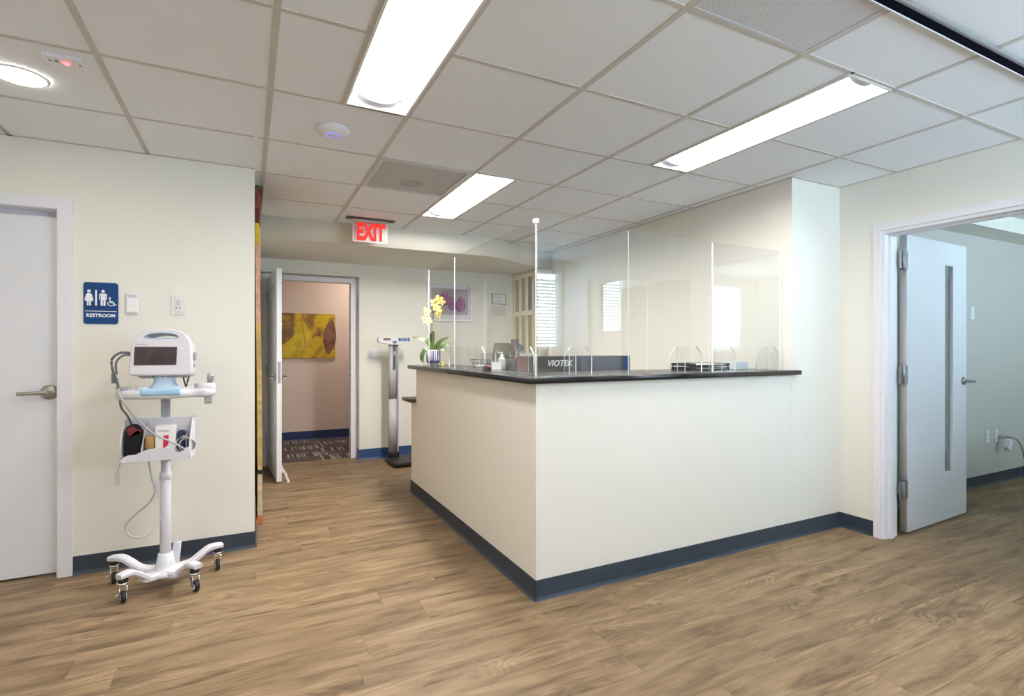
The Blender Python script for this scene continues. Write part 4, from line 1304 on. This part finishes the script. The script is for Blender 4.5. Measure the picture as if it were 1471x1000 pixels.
# cubby on the reception wall
t = thing('wall_cubby', 'tall cream open-front shelf with coloured panels behind the acrylic', 'shelf', (3.05, 5.36, 0))
fr_m = mat('cubby_cream', (.78, .74, .60), .6)
b = NB()
plate(b, [[(0, 1.1), (.70, 1.1), (.70, 2.19), (0, 2.19)], [(.36, 1.18), (.36, 1.66), (.66, 1.66), (.66, 1.18)], [(.36, 1.72), (.36, 2.13), (.66, 2.13), (.66, 1.72)], [(.04, 1.18), (.04, 1.66), (.32, 1.66), (.32, 1.18)], [(.04, 1.72), (.04, 2.13), (.32, 2.13), (.32, 1.72)]], 0, .12, bev=.002, plane='yz')
obj('face_frame', b, fr_m, t)
pbox('carcass', fr_m, t, .121, .170, 0, .70, 0, 2.19)
b = NB(); box(b, 0, .12, 0, .70, 0, 1.099); obj('lower_cabinet', b, fr_m, t)
for (y0, y1, z0, z1), m_ in zip(((.36, .66, 1.72, 2.13), (.04, .32, 1.72, 2.13), (.36, .66, 1.18, 1.66), (.04, .32, 1.18, 1.66)),
                                (mat('tan_panel', (.40, .33, .22), .6), mat('blue_panel', (.16, .18, .24), .6), mat('olive_panel', (.42, .42, .20), .6), mat('olive_panel_dark', (.36, .36, .18), .6))):
    pbox('back_panel', m_, t, .018, .034, y0 + .001, y1 - .001, z0 + .001, z1 - .001)
    pbox('panel_strip', fr_m, t, .008, .0175, (y0 + y1) / 2 - .03, (y0 + y1) / 2 + .03, z0 + .001, z1 - .001)

# wall-hung quilt seen from its edge
t = thing('wall_hanging', 'long coloured fabric hanging seen edge on beside the exit passage', 'tapestry', (XE, 4.25, 0))
hb = [(.098, .16, (.62, .16, .05)), (.16, .43, (.60, .47, .33)), (.43, .46, (.02, .015, .015)), (.46, 1.0, (.52, .36, .13)), (1.0, 1.42, (.46, .31, .10)), (1.42, 1.95, (.52, .30, .20)), (1.95, 2.08, (.55, .42, .03)), (2.08, 2.18, (.14, .02, .015)), (2.18, 2.30, (.26, .06, .035))]
for k, (z0, z1, c) in enumerate(hb):
    b = NB()
    n = 10
    lean = lambda z: .030 + .014 * (2.3 - z) / 2.2
    A = []
    for z in (z0, z1):
        ring = []
        for i in range(n + 1):
            yy = -.42 + .78 * i / n
            ring.append((lean(z) + .006 * sin(i * 1.7 + z * 2), yy))
        A.append(ring)
    for z in (0, 1):
        pass
    V0 = [[b.verts.new((a, yy, zz)) for a, yy in ring] for ring, zz in zip(A, (z0, z1))]
    V1 = [[b.verts.new((max(a - .028, .004), yy, zz)) for a, yy in ring] for ring, zz in zip(A, (z0, z1))]
    for i in range(n):
        b.faces.new((V0[0][i], V0[0][i + 1], V0[1][i + 1], V0[1][i])); b.faces.new((V1[0][i], V1[1][i], V1[1][i + 1], V1[0][i + 1]))
        b.faces.new((V0[0][i], V1[0][i], V1[0][i + 1], V0[0][i + 1])); b.faces.new((V0[1][i], V0[1][i + 1], V1[1][i + 1], V1[1][i]))
    b.faces.new((V0[0][0], V0[1][0], V1[1][0], V1[0][0])); b.faces.new((V0[0][n], V1[0][n], V1[1][n], V0[1][n]))
    obj('fabric_band', b, mat_noise_ramp('quilt_%d' % k, [(.3, tuple(v * .6 for v in c)), (.7, c)], 30, .9), t)
b = NB(); box(b, .036, .050, .3, .36, .10, .80); o = obj('purple_hem', b, mat('purple_fabric', (.22, .12, .48), .8), t)
b = NB(); box(b, .002, .05, -.42, .36, 2.30, 2.33, bev=.004); obj('hanging_rail', b, walnut_m, t)

# ------------------------------------------------------------------ orchid
t = thing('potted_orchid', 'yellow orchid in a striped blue and white pot on the counter', 'plant', (1.385, 4.235, ZT))
b = NB(); lathe(b, [(0, .0), (.040, .0), (.043, .004), (.044, .02), (.0565, .035), (.0585, .05), (.0585, .128), (.055, .130), (.053, .12), (0, .118)], 40); obj('pot', b, mat('pot_white', (.62, .62, .68), .3), t)
b = NB()
for i in range(20):
    a = 2 * pi * i / 20
    r = .0588
    w_ = .11 if i % 2 else .20
    q = [(r * cos(a - w_ * .5), r * sin(a - w_ * .5)), (r * cos(a + w_ * .5), r * sin(a + w_ * .5))]
    V = [b.verts.new((x * 1.004, y * 1.004, z)) for z in (.038, .125) for x, y in q]
    b.faces.new((V[0], V[1], V[3], V[2]))
lathe(b, [(.0445, .018), (.0455, .02), (.0578, .036), (.0572, .04)], 40)
obj('glaze_stripe', b, mat('pot_blue', (.03, .04, .16), .3), t)
b = NB(); lathe(b, [(0, .122), (.05, .119)], 20); obj('bark', b, mat('bark', (.08, .05, .03), .9), t)
leaf_m = mat('orchid_leaf', (.055, .105, .022), .4, var=(14, .35))


def strap_leaf(P, w, name='leaf'):
    bb = NB()
    PP = smooth_path(P, 5)
    n = len(PP)
    rows = []
    for i, p in enumerate(PP):
        u = i / (n - 1)
        d = (PP[min(i + 1, n - 1)] - PP[max(i - 1, 0)]).normalized()
        s = d.cross(Vector((-.8 * sin(YAW), -.8 * cos(YAW), .6)))
        s = s.normalized() if s.length > .05 else Vector((1, 0, 0))
        up = s.cross(d).normalized()
        ww = w * (.45 + .55 * sin(pi * min(1, u * 1.25) ** .8 / 1.0) if u < .8 else .55 * sin(pi * .5 * (1 - u) / .2) + .0) if False else w * max(.02, (sin(pi * (.12 + .88 * u)) ** .6))
        rows.append([bb.verts.new(p + s * ww * k + up * (.12 * ww * abs(k) + th)) for th in (0, .0018) for k in (-1, 0, 1)])
    for A, B in zip(rows, rows[1:]):
        for q in ((0, 1), (1, 2)):
            f = bb.faces.new((A[q[0]], A[q[1]], B[q[1]], B[q[0]])); f.smooth = True
            f = bb.faces.new((A[q[0] + 3], B[q[0] + 3], B[q[1] + 3], A[q[1] + 3])); f.smooth = True
    return obj(name, bb, leaf_m, t)


E_ = Vector((cos(YAW), -sin(YAW), 0))      # picture-right direction on the counter, used to lay the leaves out
N_ = Vector((-sin(YAW) * -1, cos(YAW), 0))
lv = lambda a, d, z: E_ * a + N_ * d + Vector((0, 0, z))
strap_leaf([lv(-.01, 0, .12), lv(-.03, 0, .17), lv(-.06, -.01, .205), lv(-.115, -.02, .225), lv(-.175, -.02, .236)], .019)
strap_leaf([lv(-.005, .0, .12), lv(-.02, .01, .19), lv(-.012, .012, .25), lv(.004, .015, .287)], .028)
strap_leaf([lv(.01, 0, .12), lv(.035, -.01, .17), lv(.075, -.02, .21), lv(.135, -.03, .238)], .019)
strap_leaf([lv(.02, 0, .12), lv(.06, .02, .165), (lv(.11, .03, .19)), lv(.165, .04, .212)], .016)
strap_leaf([lv(.02, -.01, .12), lv(.06, -.03, .155), lv(.10, -.045, .17), lv(.142, -.05, .166)], .013)
strap_leaf([lv(.02, -.01, .12), lv(.055, -.035, .145), lv(.09, -.05, .135), lv(.120, -.055, .108)], .014)
strap_leaf([lv(-.02, -.01, .12), lv(-.06, -.03, .135), lv(-.085, -.04, .09), lv(-.088, -.04, .045), lv(-.068, -.045, .018)], .018)
b = NB()
tube(b, [lv(0, 0, .12), lv(-.01, 0, .22), lv(-.012, 0, .33), lv(.0, -.005, .42), lv(.012, -.01, .50), lv(.03, -.015, .545), lv(.06, -.02, .565)], .003, 8)
tube(b, [lv(-.012, 0, .33), lv(-.02, -.01, .40), lv(-.035, -.02, .455), lv(-.05, -.025, .47)], .0025, 8)
tube(b, [lv(-.004, 0, .39), lv(.02, -.01, .44), lv(.04, -.015, .47)], .0022, 8)
obj('flower_stem', b, mat('orchid_stem', (.13, .16, .05), .5), t)
pet_m = mat_noise_ramp('orchid_petal', [(.3, (.78, .60, .06)), (.7, (.92, .84, .38))], 30, .5)
lip_m = mat('orchid_lip', (.55, .26, .03), .5)


def flower(c, s, yaw, roll, pitch=0.0):
    M = Matrix.Translation(c) @ Matrix.Rotation(yaw, 4, 'Z') @ Matrix.Rotation(pitch, 4, 'X') @ Matrix.Rotation(roll, 4, 'Y')
    bb = NB()
    for k, (L, w) in enumerate(((1.0, .42), (1.0, .62), (.9, .38), (.9, .38), (1.0, .62))):
        a = 2 * pi * k / 5
        cen = Vector((0, 0, 0))
        n = 8
        top, mid = [], bb.verts.new(M @ Vector((sin(a) * .5 * L * s, .006 * 0 - .10 * s, cos(a) * .5 * L * s)))
        ring = []
        for i in range(n * 2):
            t_ = 2 * pi * i / (n * 2)
            ll = .5 * L * (1 - cos(t_)); ww = w * .62 * sin(t_) * (ll / L + .35)
            p = Vector((sin(a) * ll + cos(a) * ww, -.04 - .12 * ll * ll + .10 * abs(ww), cos(a) * ll - sin(a) * ww)) * s
            ring.append(bb.verts.new(M @ p))
        for i in range(n * 2):
            f = bb.faces.new((ring[i], ring[(i + 1) % (n * 2)], mid)); f.smooth = True
    lathe(bb, [(0, -.25 * s), (.14 * s, -.15 * s), (.16 * s, 0), (0, .05 * s)], 10, (0, 0, 0), 'z', 1, M @ Matrix.Translation((0, -.10 * s, -.08 * s)))
    obj('flower', bb, [pet_m, lip_m], t)


for a, d, z, s, yw, ro, pt in ((.008, -.015, .525, .040, .5, .2, .1), (.045, -.02, .545, .044, .2, 1.0, .05), (.075, -.025, .535, .038, -.3, .5, .2), (.04, -.03, .468, .040, .3, .8, 0), (.045, -.03, .42, .034, -.2, .1, .2),
                               (-.05, -.03, .455, .040, .7, .4, 0), (-.06, -.035, .385, .042, .4, 1.2, -.1), (-.035, -.03, .37, .034, .1, .6, -.2), (.02, -.02, .49, .032, .2, .2, .1)):
    flower(lv(a, d, z), s, yw - YAW, ro, pt)

# ------------------------------------------------------------------ things on and behind the counter
t = thing('monitor_carton', 'dark VIOTEK monitor carton standing behind the counter front', 'carton', (1.665, 3.26, .825))
CW, CH = 1.0, .375
ck = mat('carton_charcoal', (.022, .019, .02), .6); cs_ = mat('carton_slate', (.055, .072, .10), .6); cb_ = mat('carton_blue', (.01, .06, .22), .5)
b = NB(); box(b, 0, CW, 0, .17, 0, CH, bev=.002); obj('carton_body', b, ck, t)
b = NB(); plate(b, [[(.58, .002), (.945, .002), (.945, CH - .002), (.54, CH - .002)]], -.0012, -.0002, plane='xz'); obj('slate_area', b, cs_, t)  # flat slate-coloured area over the right part of the carton face
b = NB(); plate(b, [[(.945, .002), (CW - .002, .002), (CW - .002, CH - .002), (.945, CH - .002)]], -.0014, -.0002, plane='xz'); obj('blue_print', b, cb_, t)
b = NB(); text(b, 'VIOTEK', .062, .355, CH - .052, -.0012, bold=.0016, sx=1.0, shear=.25); obj('lettering', b, mat('carton_white', (.72, .72, .70), .6), t)
b = NB(); ro_ = ellipse(.39, CH - .185, .115, .085, 20, 0, pi * 1.05); ri_ = ellipse(.39, CH - .185, .106, .076, 20, 0, pi * 1.05); plate(b, [ro_ + ri_[::-1]], -.0016, -.0006, plane='xz'); obj('arc_print', b, black_m, t)
b = NB(); plate(b, [[(.012, CH - .10), (.09, CH - .10), (.09, CH - .004), (.012, CH - .004)]], -.0012, -.0002, plane='xz'); obj('red_label', b, mat('carton_red', (.15, .025, .022), .5), t)
b = NB(); plate(b, [[(.54, CH - .004), (.60, CH - .004), (.76, CH - .2), (.69, CH - .2)]], -.0018, -.0006, plane='xz'); obj('purple_reflection', b, mat('reflection_purple', (.05, .035, .075), .5), t)  # dark diagonal reflection in the acrylic, painted onto the carton face

t = thing('paper_tray', 'black stacking tray of papers on the counter right of centre', 'tray', (2.76, 2.63, ZT))
for z in (0, .026):
    b = NB(); box(b, -.16, .15, -.11, .11, z, z + .004); box(b, -.16, -.156, -.11, .11, z, z + .018); box(b, .146, .15, -.11, .11, z, z + .018); box(b, -.16, .15, .106, .11, z, z + .018); box(b, -.16, .15, -.11, -.106, z, z + .009)
    obj('tray_shelf', b, black_m, t)
    b = NB()
    for q in range(4):
        box(b, -.145 + .004 * q, .135 - .003 * q, -.10, .10, z + .0045 + .0022 * q, z + .006 + .0022 * q)
    obj('paper_stack', b, paper_m, t)
b = NB()
for q in (-.155, .145):
    for w_ in (-.1, .1):
        cyl(b, .004, .004, .027, (q, w_, 0), 'z', 8)
obj('post', b, black_m, t)
t = thing('tissue_box', 'white low box on the counter near the wall', 'box', (3.02, 2.56, ZT))
b = NB(); box(b, -.06, .06, -.05, .05, 0, .052, bev=.003); obj('carton', b, mat('white_carton', (.74, .78, .84), .6), t)
b = NB(); plate(b, [ellipse(0, 0, .03, .014, 20)], .0522, .053, plane='xy'); obj('opening', b, lgrey_m, t)

t = thing('card_holder', 'small white card stand on the counter beside the dark stapler', 'card', (1.362, 2.93, ZT))
b = NB(); box(b, -.03, .03, -.002, .002, .004, .062); obj('card', b, paper_m, t, rot=(radians(-12), 0, radians(-25)))
b = NB(); box(b, -.032, .032, -.012, .014, 0, .006, bev=.002); box(b, -.032, .032, -.016, -.012, 0, .02, bev=.001); obj('stand', b, white_m, t, rot=(0, 0, radians(-25)))
t = thing('stapler', 'dark red stapler lying on the counter side', 'stapler', (1.362, 3.06, ZT))
t.rotation_euler = (0, 0, radians(88))
b = NB(); box(b, -.06, .06, -.016, .016, 0, .010, bev=.003); obj('base', b, black_m, t)
b = NB(); plate(b, [[(-.058, .012), (.058, .012), (.06, .02), (.03, .032), (-.04, .034), (-.06, .024)]], -.015, .015, bev=.003, plane='xz'); obj('arm', b, darkred_m, t)
t = thing('sanitizer_bottle', 'clear pump bottle of hand sanitizer on the counter', 'bottle', (1.585, 3.32, ZT))
b = NB(); lathe(b, [(0, 0), (.024, 0), (.026, .004), (.026, .065), (.02, .078), (.011, .084), (.011, .09)], 24); obj('bottle', b, mat('gel_clear', (.62, .68, .70), .2), t)
b = NB(); cyl(b, .012, .088, .100, (0, 0, 0), 'z', 16); cyl(b, .004, .1, .112, (0, 0, 0), 'z', 10); box(b, -.032, .008, -.006, .006, .111, .118, bev=.002); obj('pump', b, white_m, t)
t = thing('pen_cup', 'black cup of pens behind the sanitizer bottle', 'cup', (1.585, 3.17, ZT))
b = NB(); lathe(b, [(0, 0), (.034, 0), (.036, .003), (.037, .075), (.034, .075), (.033, .006), (0, .006)], 24); obj('cup', b, black_m, t)
for k, (a, c, m_) in enumerate(((.1, .3, black_m), (-.2, .1, black_m), (.15, -.2, grey_m))):
    b = NB(); tube(b, [(a * .06, c * .06, .008), (a * .18, c * .18, .125)], .004, 8, sm=False); obj('pen', b, m_, t)
for k, (yy, lab) in enumerate(((3.43, 'round wire basket of papers on the counter, nearer the stapler'), (3.66, 'round wire basket of papers on the counter, nearer the orchid'))):
    t = thing('wire_basket', lab, 'basket', (1.572, yy, ZT), 0, 'wire baskets on the counter')
    b = NB()
    for z, r in ((.003, .056), (.03, .066), (.06, .075)):
        tube(b, [(r * cos(a), r * sin(a), z) for a in [2 * pi * i / 20 for i in range(21)]], .0022, 6, 2)
    for i in range(16):
        a = 2 * pi * i / 16; tube(b, [(.056 * cos(a), .056 * sin(a), .003), (.075 * cos(a), .075 * sin(a), .06)], .0014, 5, sm=False)
    obj('wire_frame', b, mat('wire_black_%d' % k, (.03, .03, .035), .4), t)
    b = NB()
    for q in range(3):
        box(b, -.04 + .006 * q, .036 + .004 * q, -.032, .03 + .004 * q, .006 + .004 * q, .0085 + .004 * q)
    obj('leaflet', b, paper_m, t)
t = thing('sticky_notes', 'small yellow note block at the foot of the orchid pot', 'notes', (1.43, 4.15, ZT))
b = NB(); box(b, -.012, .012, -.012, .012, 0, .028); obj('block', b, mat('note_yellow', (.62, .62, .10), .7), t, rot=(0, 0, .4))
b = NB(); box(b, -.013, .013, -.013, .013, .0281, .030); obj('top_sheet', b, mat('note_yellow_light', (.75, .75, .2), .7), t, rot=(0, 0, .5))

t = thing('filing_cabinet', 'grey filing cabinet behind the counter below the notices', 'cabinet', (2.80, 5.68, 0))
b = NB(); box(b, -.24, .24, -.2, .3, 0, 1.20, bev=.004); obj('body', b, lgrey_m, t)
for k in range(4):
    b = NB(); box(b, -.22, .22, -.212, -.201, .04 + .29 * k, .31 + .29 * k, bev=.002); dd = obj('drawer', b, lgrey_m, t)
    b = NB(); box(b, -.05, .05, -.226, -.212, .20 + .29 * k, .215 + .29 * k, bev=.002); obj('handle', b, steel_m, dd)
t = thing('glove_box', 'bright blue glove box on the grey filing cabinet', 'box', (2.76, 5.60, 1.2))
b = NB(); box(b, -.13, .0, -.07, .07, 0, .075, bev=.003); obj('carton', b, mat('glove_blue', (.02, .34, .58), .5), t)
b = NB(); plate(b, [ellipse(-.065, 0, .04, .016, 18)], .0752, .0765, plane='xy'); obj('opening', b, navy_m, t)
t = thing('folded_cloth', 'crumpled blue cloth beside the blue glove box', 'cloth', (2.86, 5.60, 1.2))
b = NB(); bmesh.ops.create_icosphere(b, subdivisions=3, radius=.085)
for v in b.verts:
    n = v.co.normalized(); v.co = v.co * (1 + .22 * sin(n.x * 9 + n.y * 5) * cos(n.z * 8 + n.y * 6)); v.co.z = max(v.co.z * .7 + .05, 0)
for f in b.faces:
    f.smooth = True
obj('cloth', b, mat('cloth_blue', (.08, .15, .34), .85), t)


def office_chair(label, x, y, rz, m_seat, h=1.22):
    o = thing('office_chair', label, 'chair', (x, y, 0), rz, 'reception chairs behind the counter')
    bb = NB(); plate(bb, [rrect(-.24, .24, -.24, .24, .08)], .44, .52, bev=.025, plane='xy'); obj('seat', bb, m_seat, o)
    bb = NB()
    P = [Vector((0, .23 + .03 * sin(k * .8), .56 + (h - .56) * k / 6)) for k in range(7)]
    ws_ = [.20, .22, .235, .235, .225, .20, .14]
    sweep(bb, P, [[(w * math.copysign(abs(cos(q)) ** .5, cos(q)), .035 * math.copysign(abs(sin(q)) ** .8, sin(q))) for q in [2 * pi * i / 20 for i in range(20)]] for w in ws_], 0, True, up=Vector((0, 1, 0)))
    obj('backrest', bb, m_seat, o)
    bb = NB(); cyl(bb, .028, .10, .44, (0, 0, 0), 'z', 16); obj('gas_lift', bb, steel_m, o)
    bb = NB()
    for k in range(5):
        a = 2 * pi * k / 5; bar(bb, [(0, 0, .10), (.26 * cos(a), .26 * sin(a), .07)], .04, .03)
    obj('star_base', bb, black_m, o)
    for k in range(5):
        a = 2 * pi * k / 5
        bb = NB(); lathe(bb, [(0, -.02), (.024, -.02), (.028, 0), (.024, .02), (0, .02)], 16, (.26 * cos(a), .26 * sin(a), .028), 'x'); cyl(bb, .008, .03, .07, (.26 * cos(a), .26 * sin(a), 0), 'z', 8); obj('caster', bb, rubber_m, o)
    for s in (-1, 1):
        bb = NB(); tube(bb, [(s * .22, .05, .46), (s * .29, .03, .55), (s * .29, -.02, .68)], .014, 8); box(bb, s * .29 - .03, s * .29 + .03, -.16, .10, .68, .71, bev=.01); obj('armrest', bb, black_m, o)
    return o


office_chair('olive upholstered office chair behind the counter side', 2.26, 5.13, radians(215), mat('olive_upholstery', (.11, .10, .07), .8), 1.31)
office_chair('black office chair behind the counter, before the olive chair', 2.02, 4.42, radians(245), mat('black_upholstery', (.025, .022, .024), .7), 1.34)

# ------------------------------------------------------------------ windows and blinds (mirrored in the acrylic), office furniture
wl = ['large white window with blinds mirrored at the counter corner', 'narrow office window with white blinds', 'wide office window with white blinds, mirrored through the doorway']
for k, (x0, x1, z0, z1) in enumerate(WINDOWS):
    t = thing('window_%d' % (k + 1), wl[k], 'window', ((x0 + x1) / 2, YB - .06, z0), kind='structure')
    w, h = (x1 - x0) / 2, z1 - z0
    b = NB(); plate(b, [[(-w, 0), (w, 0), (w, h), (-w, h)], [(-w + .04, .04), (-w + .04, h - .04), (w - .04, h - .04), (w - .04, .04)]], -.03, .03, bev=.003, plane='xz'); box(b, -.02, .02, -.025, .025, .04, h - .04) if w > .5 else None
    obj('frame', b, whiteg_m, t)
    pbox('pane', glass_m, t, -w + .041, w - .041, -.003, .003, .041, h - .041)
    b = NB(); box(b, -w - .03, w + .03, .0605, .11, -.03, -.002, bev=.004); obj('sill', b, whiteg_m, t)
    bl = thing('window_blind', 'white slatted blind on the ' + ['window mirrored at the counter corner', 'narrow office window', 'wide office window'][k], 'blind', ((x0 + x1) / 2, YB + .035, z0 + .03), 0, 'white window blinds')
    b = NB(); box(b, -w + .01, w - .01, -.025, .025, h - .075, h - .03, bev=.003); obj('headrail', b, slat_m, bl)
    b = NB(); box(b, -w + .012, w - .012, -.024, .024, .0, .002, bev=.0)
    me = bpy.data.meshes.new('slat'); b.to_mesh(me); b.free(); me.materials.append(slat_m)
    n = int((h - .12) / .043)
    for i in range(n):
        link('slat', me, bl, (0, 0, .02 + i * .043), (radians(22), 0, 0))
    b = NB()
    for q in (-w * .7, w * .7):
        tube(b, [(q, .026, .0), (q, .026, h - .08)], .0012, 5, sm=False)
    obj('ladder_cord', b, slat_m, bl)
t = thing('window_4', 'framed interior window in the office partition, seen only mirrored', 'window', (XW + .06, -.06, 1.42), kind='structure')
b = NB(); plate(b, [[(-.42, 0), (.42, 0), (.42, .64), (-.42, .64)], [(-.38, .04), (-.38, .60), (.38, .60), (.38, .04)]], -.075, -.03, bev=.004, plane='yz'); obj('frame', b, mat('frame_taupe', (.52, .47, .40), .5), t)
pbox('pane', glass_m, t, -.054, -.049, -.379, .379, .041, .599)
t = thing('door_4', 'white entrance door with a round sign, seen only mirrored', 'door', (XW, -.95, 0), kind='structure')
pbox('slab', doorw_m, t, -.03, -.001, -.26, .24, .01, 2.05, bev=.002)
b = NB(); plate(b, [ellipse(-.08, 1.5, .07, .07, 28), ellipse(-.08, 1.5, .06, .06, 28)[::-1]], -.032, -.0305, plane='yz'); obj('round_sign', b, grey_m, t)
b = NB(); box(b, -.04, -.0005, .24, .29, 0, 2.1, bev=.003); obj('casing', b, trim_m, t)
t = thing('folding_screen', 'tall grey folding fabric screen, seen only as a mirrored shape', 'screen', (3.50, .69, 0))
scr_m = mat('taupe_fabric', (.07, .062, .056), .9)
for k in range(3):
    b = NB(); y0 = -.42 + .30 * k
    sgn = 1 if k % 2 else -1
    plate(b, [rrect(y0, y0 + .295, .03, 1.88 + .02 * (k == 1), .05)], -.014 + .0, .014, bev=.006, plane='yz'); obj('panel', b, scr_m, t, (sgn * .02, 0, 0))
for q in (-.40, -.12, .18, .46):
    b = NB(); box(b, -.12, .12, q - .015, q + .015, 0, .03, bev=.004); obj('foot', b, grey_m, t)
t = thing('office_desk', 'tan office desk beyond the doorway, seen only mirrored', 'desk', (5.6, .75, 0))
tan_m = mat('tan_laminate', (.50, .42, .33), .5)
pbox('desktop', tan_m, t, -.75, .75, -.35, .35, .72, .75, bev=.003)
for s in (-1, 1):
    pbox('side_panel', tan_m, t, s * .72 - .015, s * .72 + .015, -.33, .33, 0, .72)
pbox('modesty_panel', tan_m, t, -.70, .70, .28, .30, .2, .72)
t = thing('desk_monitor', 'computer monitor on the office desk, seen only mirrored', 'monitor', (5.5, .75, .75))
b = NB(); box(b, -.26, .26, -.015, .015, .12, .46, bev=.006); obj('screen', b, grey_m, t)
b = NB(); box(b, -.03, .03, .0155, .03, .02, .25); obj('neck', b, grey_m, t)
b = NB(); plate(b, [rrect(-.11, .11, -.07, .09, .02)], 0, .012, bev=.003, plane='xy'); obj('base', b, grey_m, t)
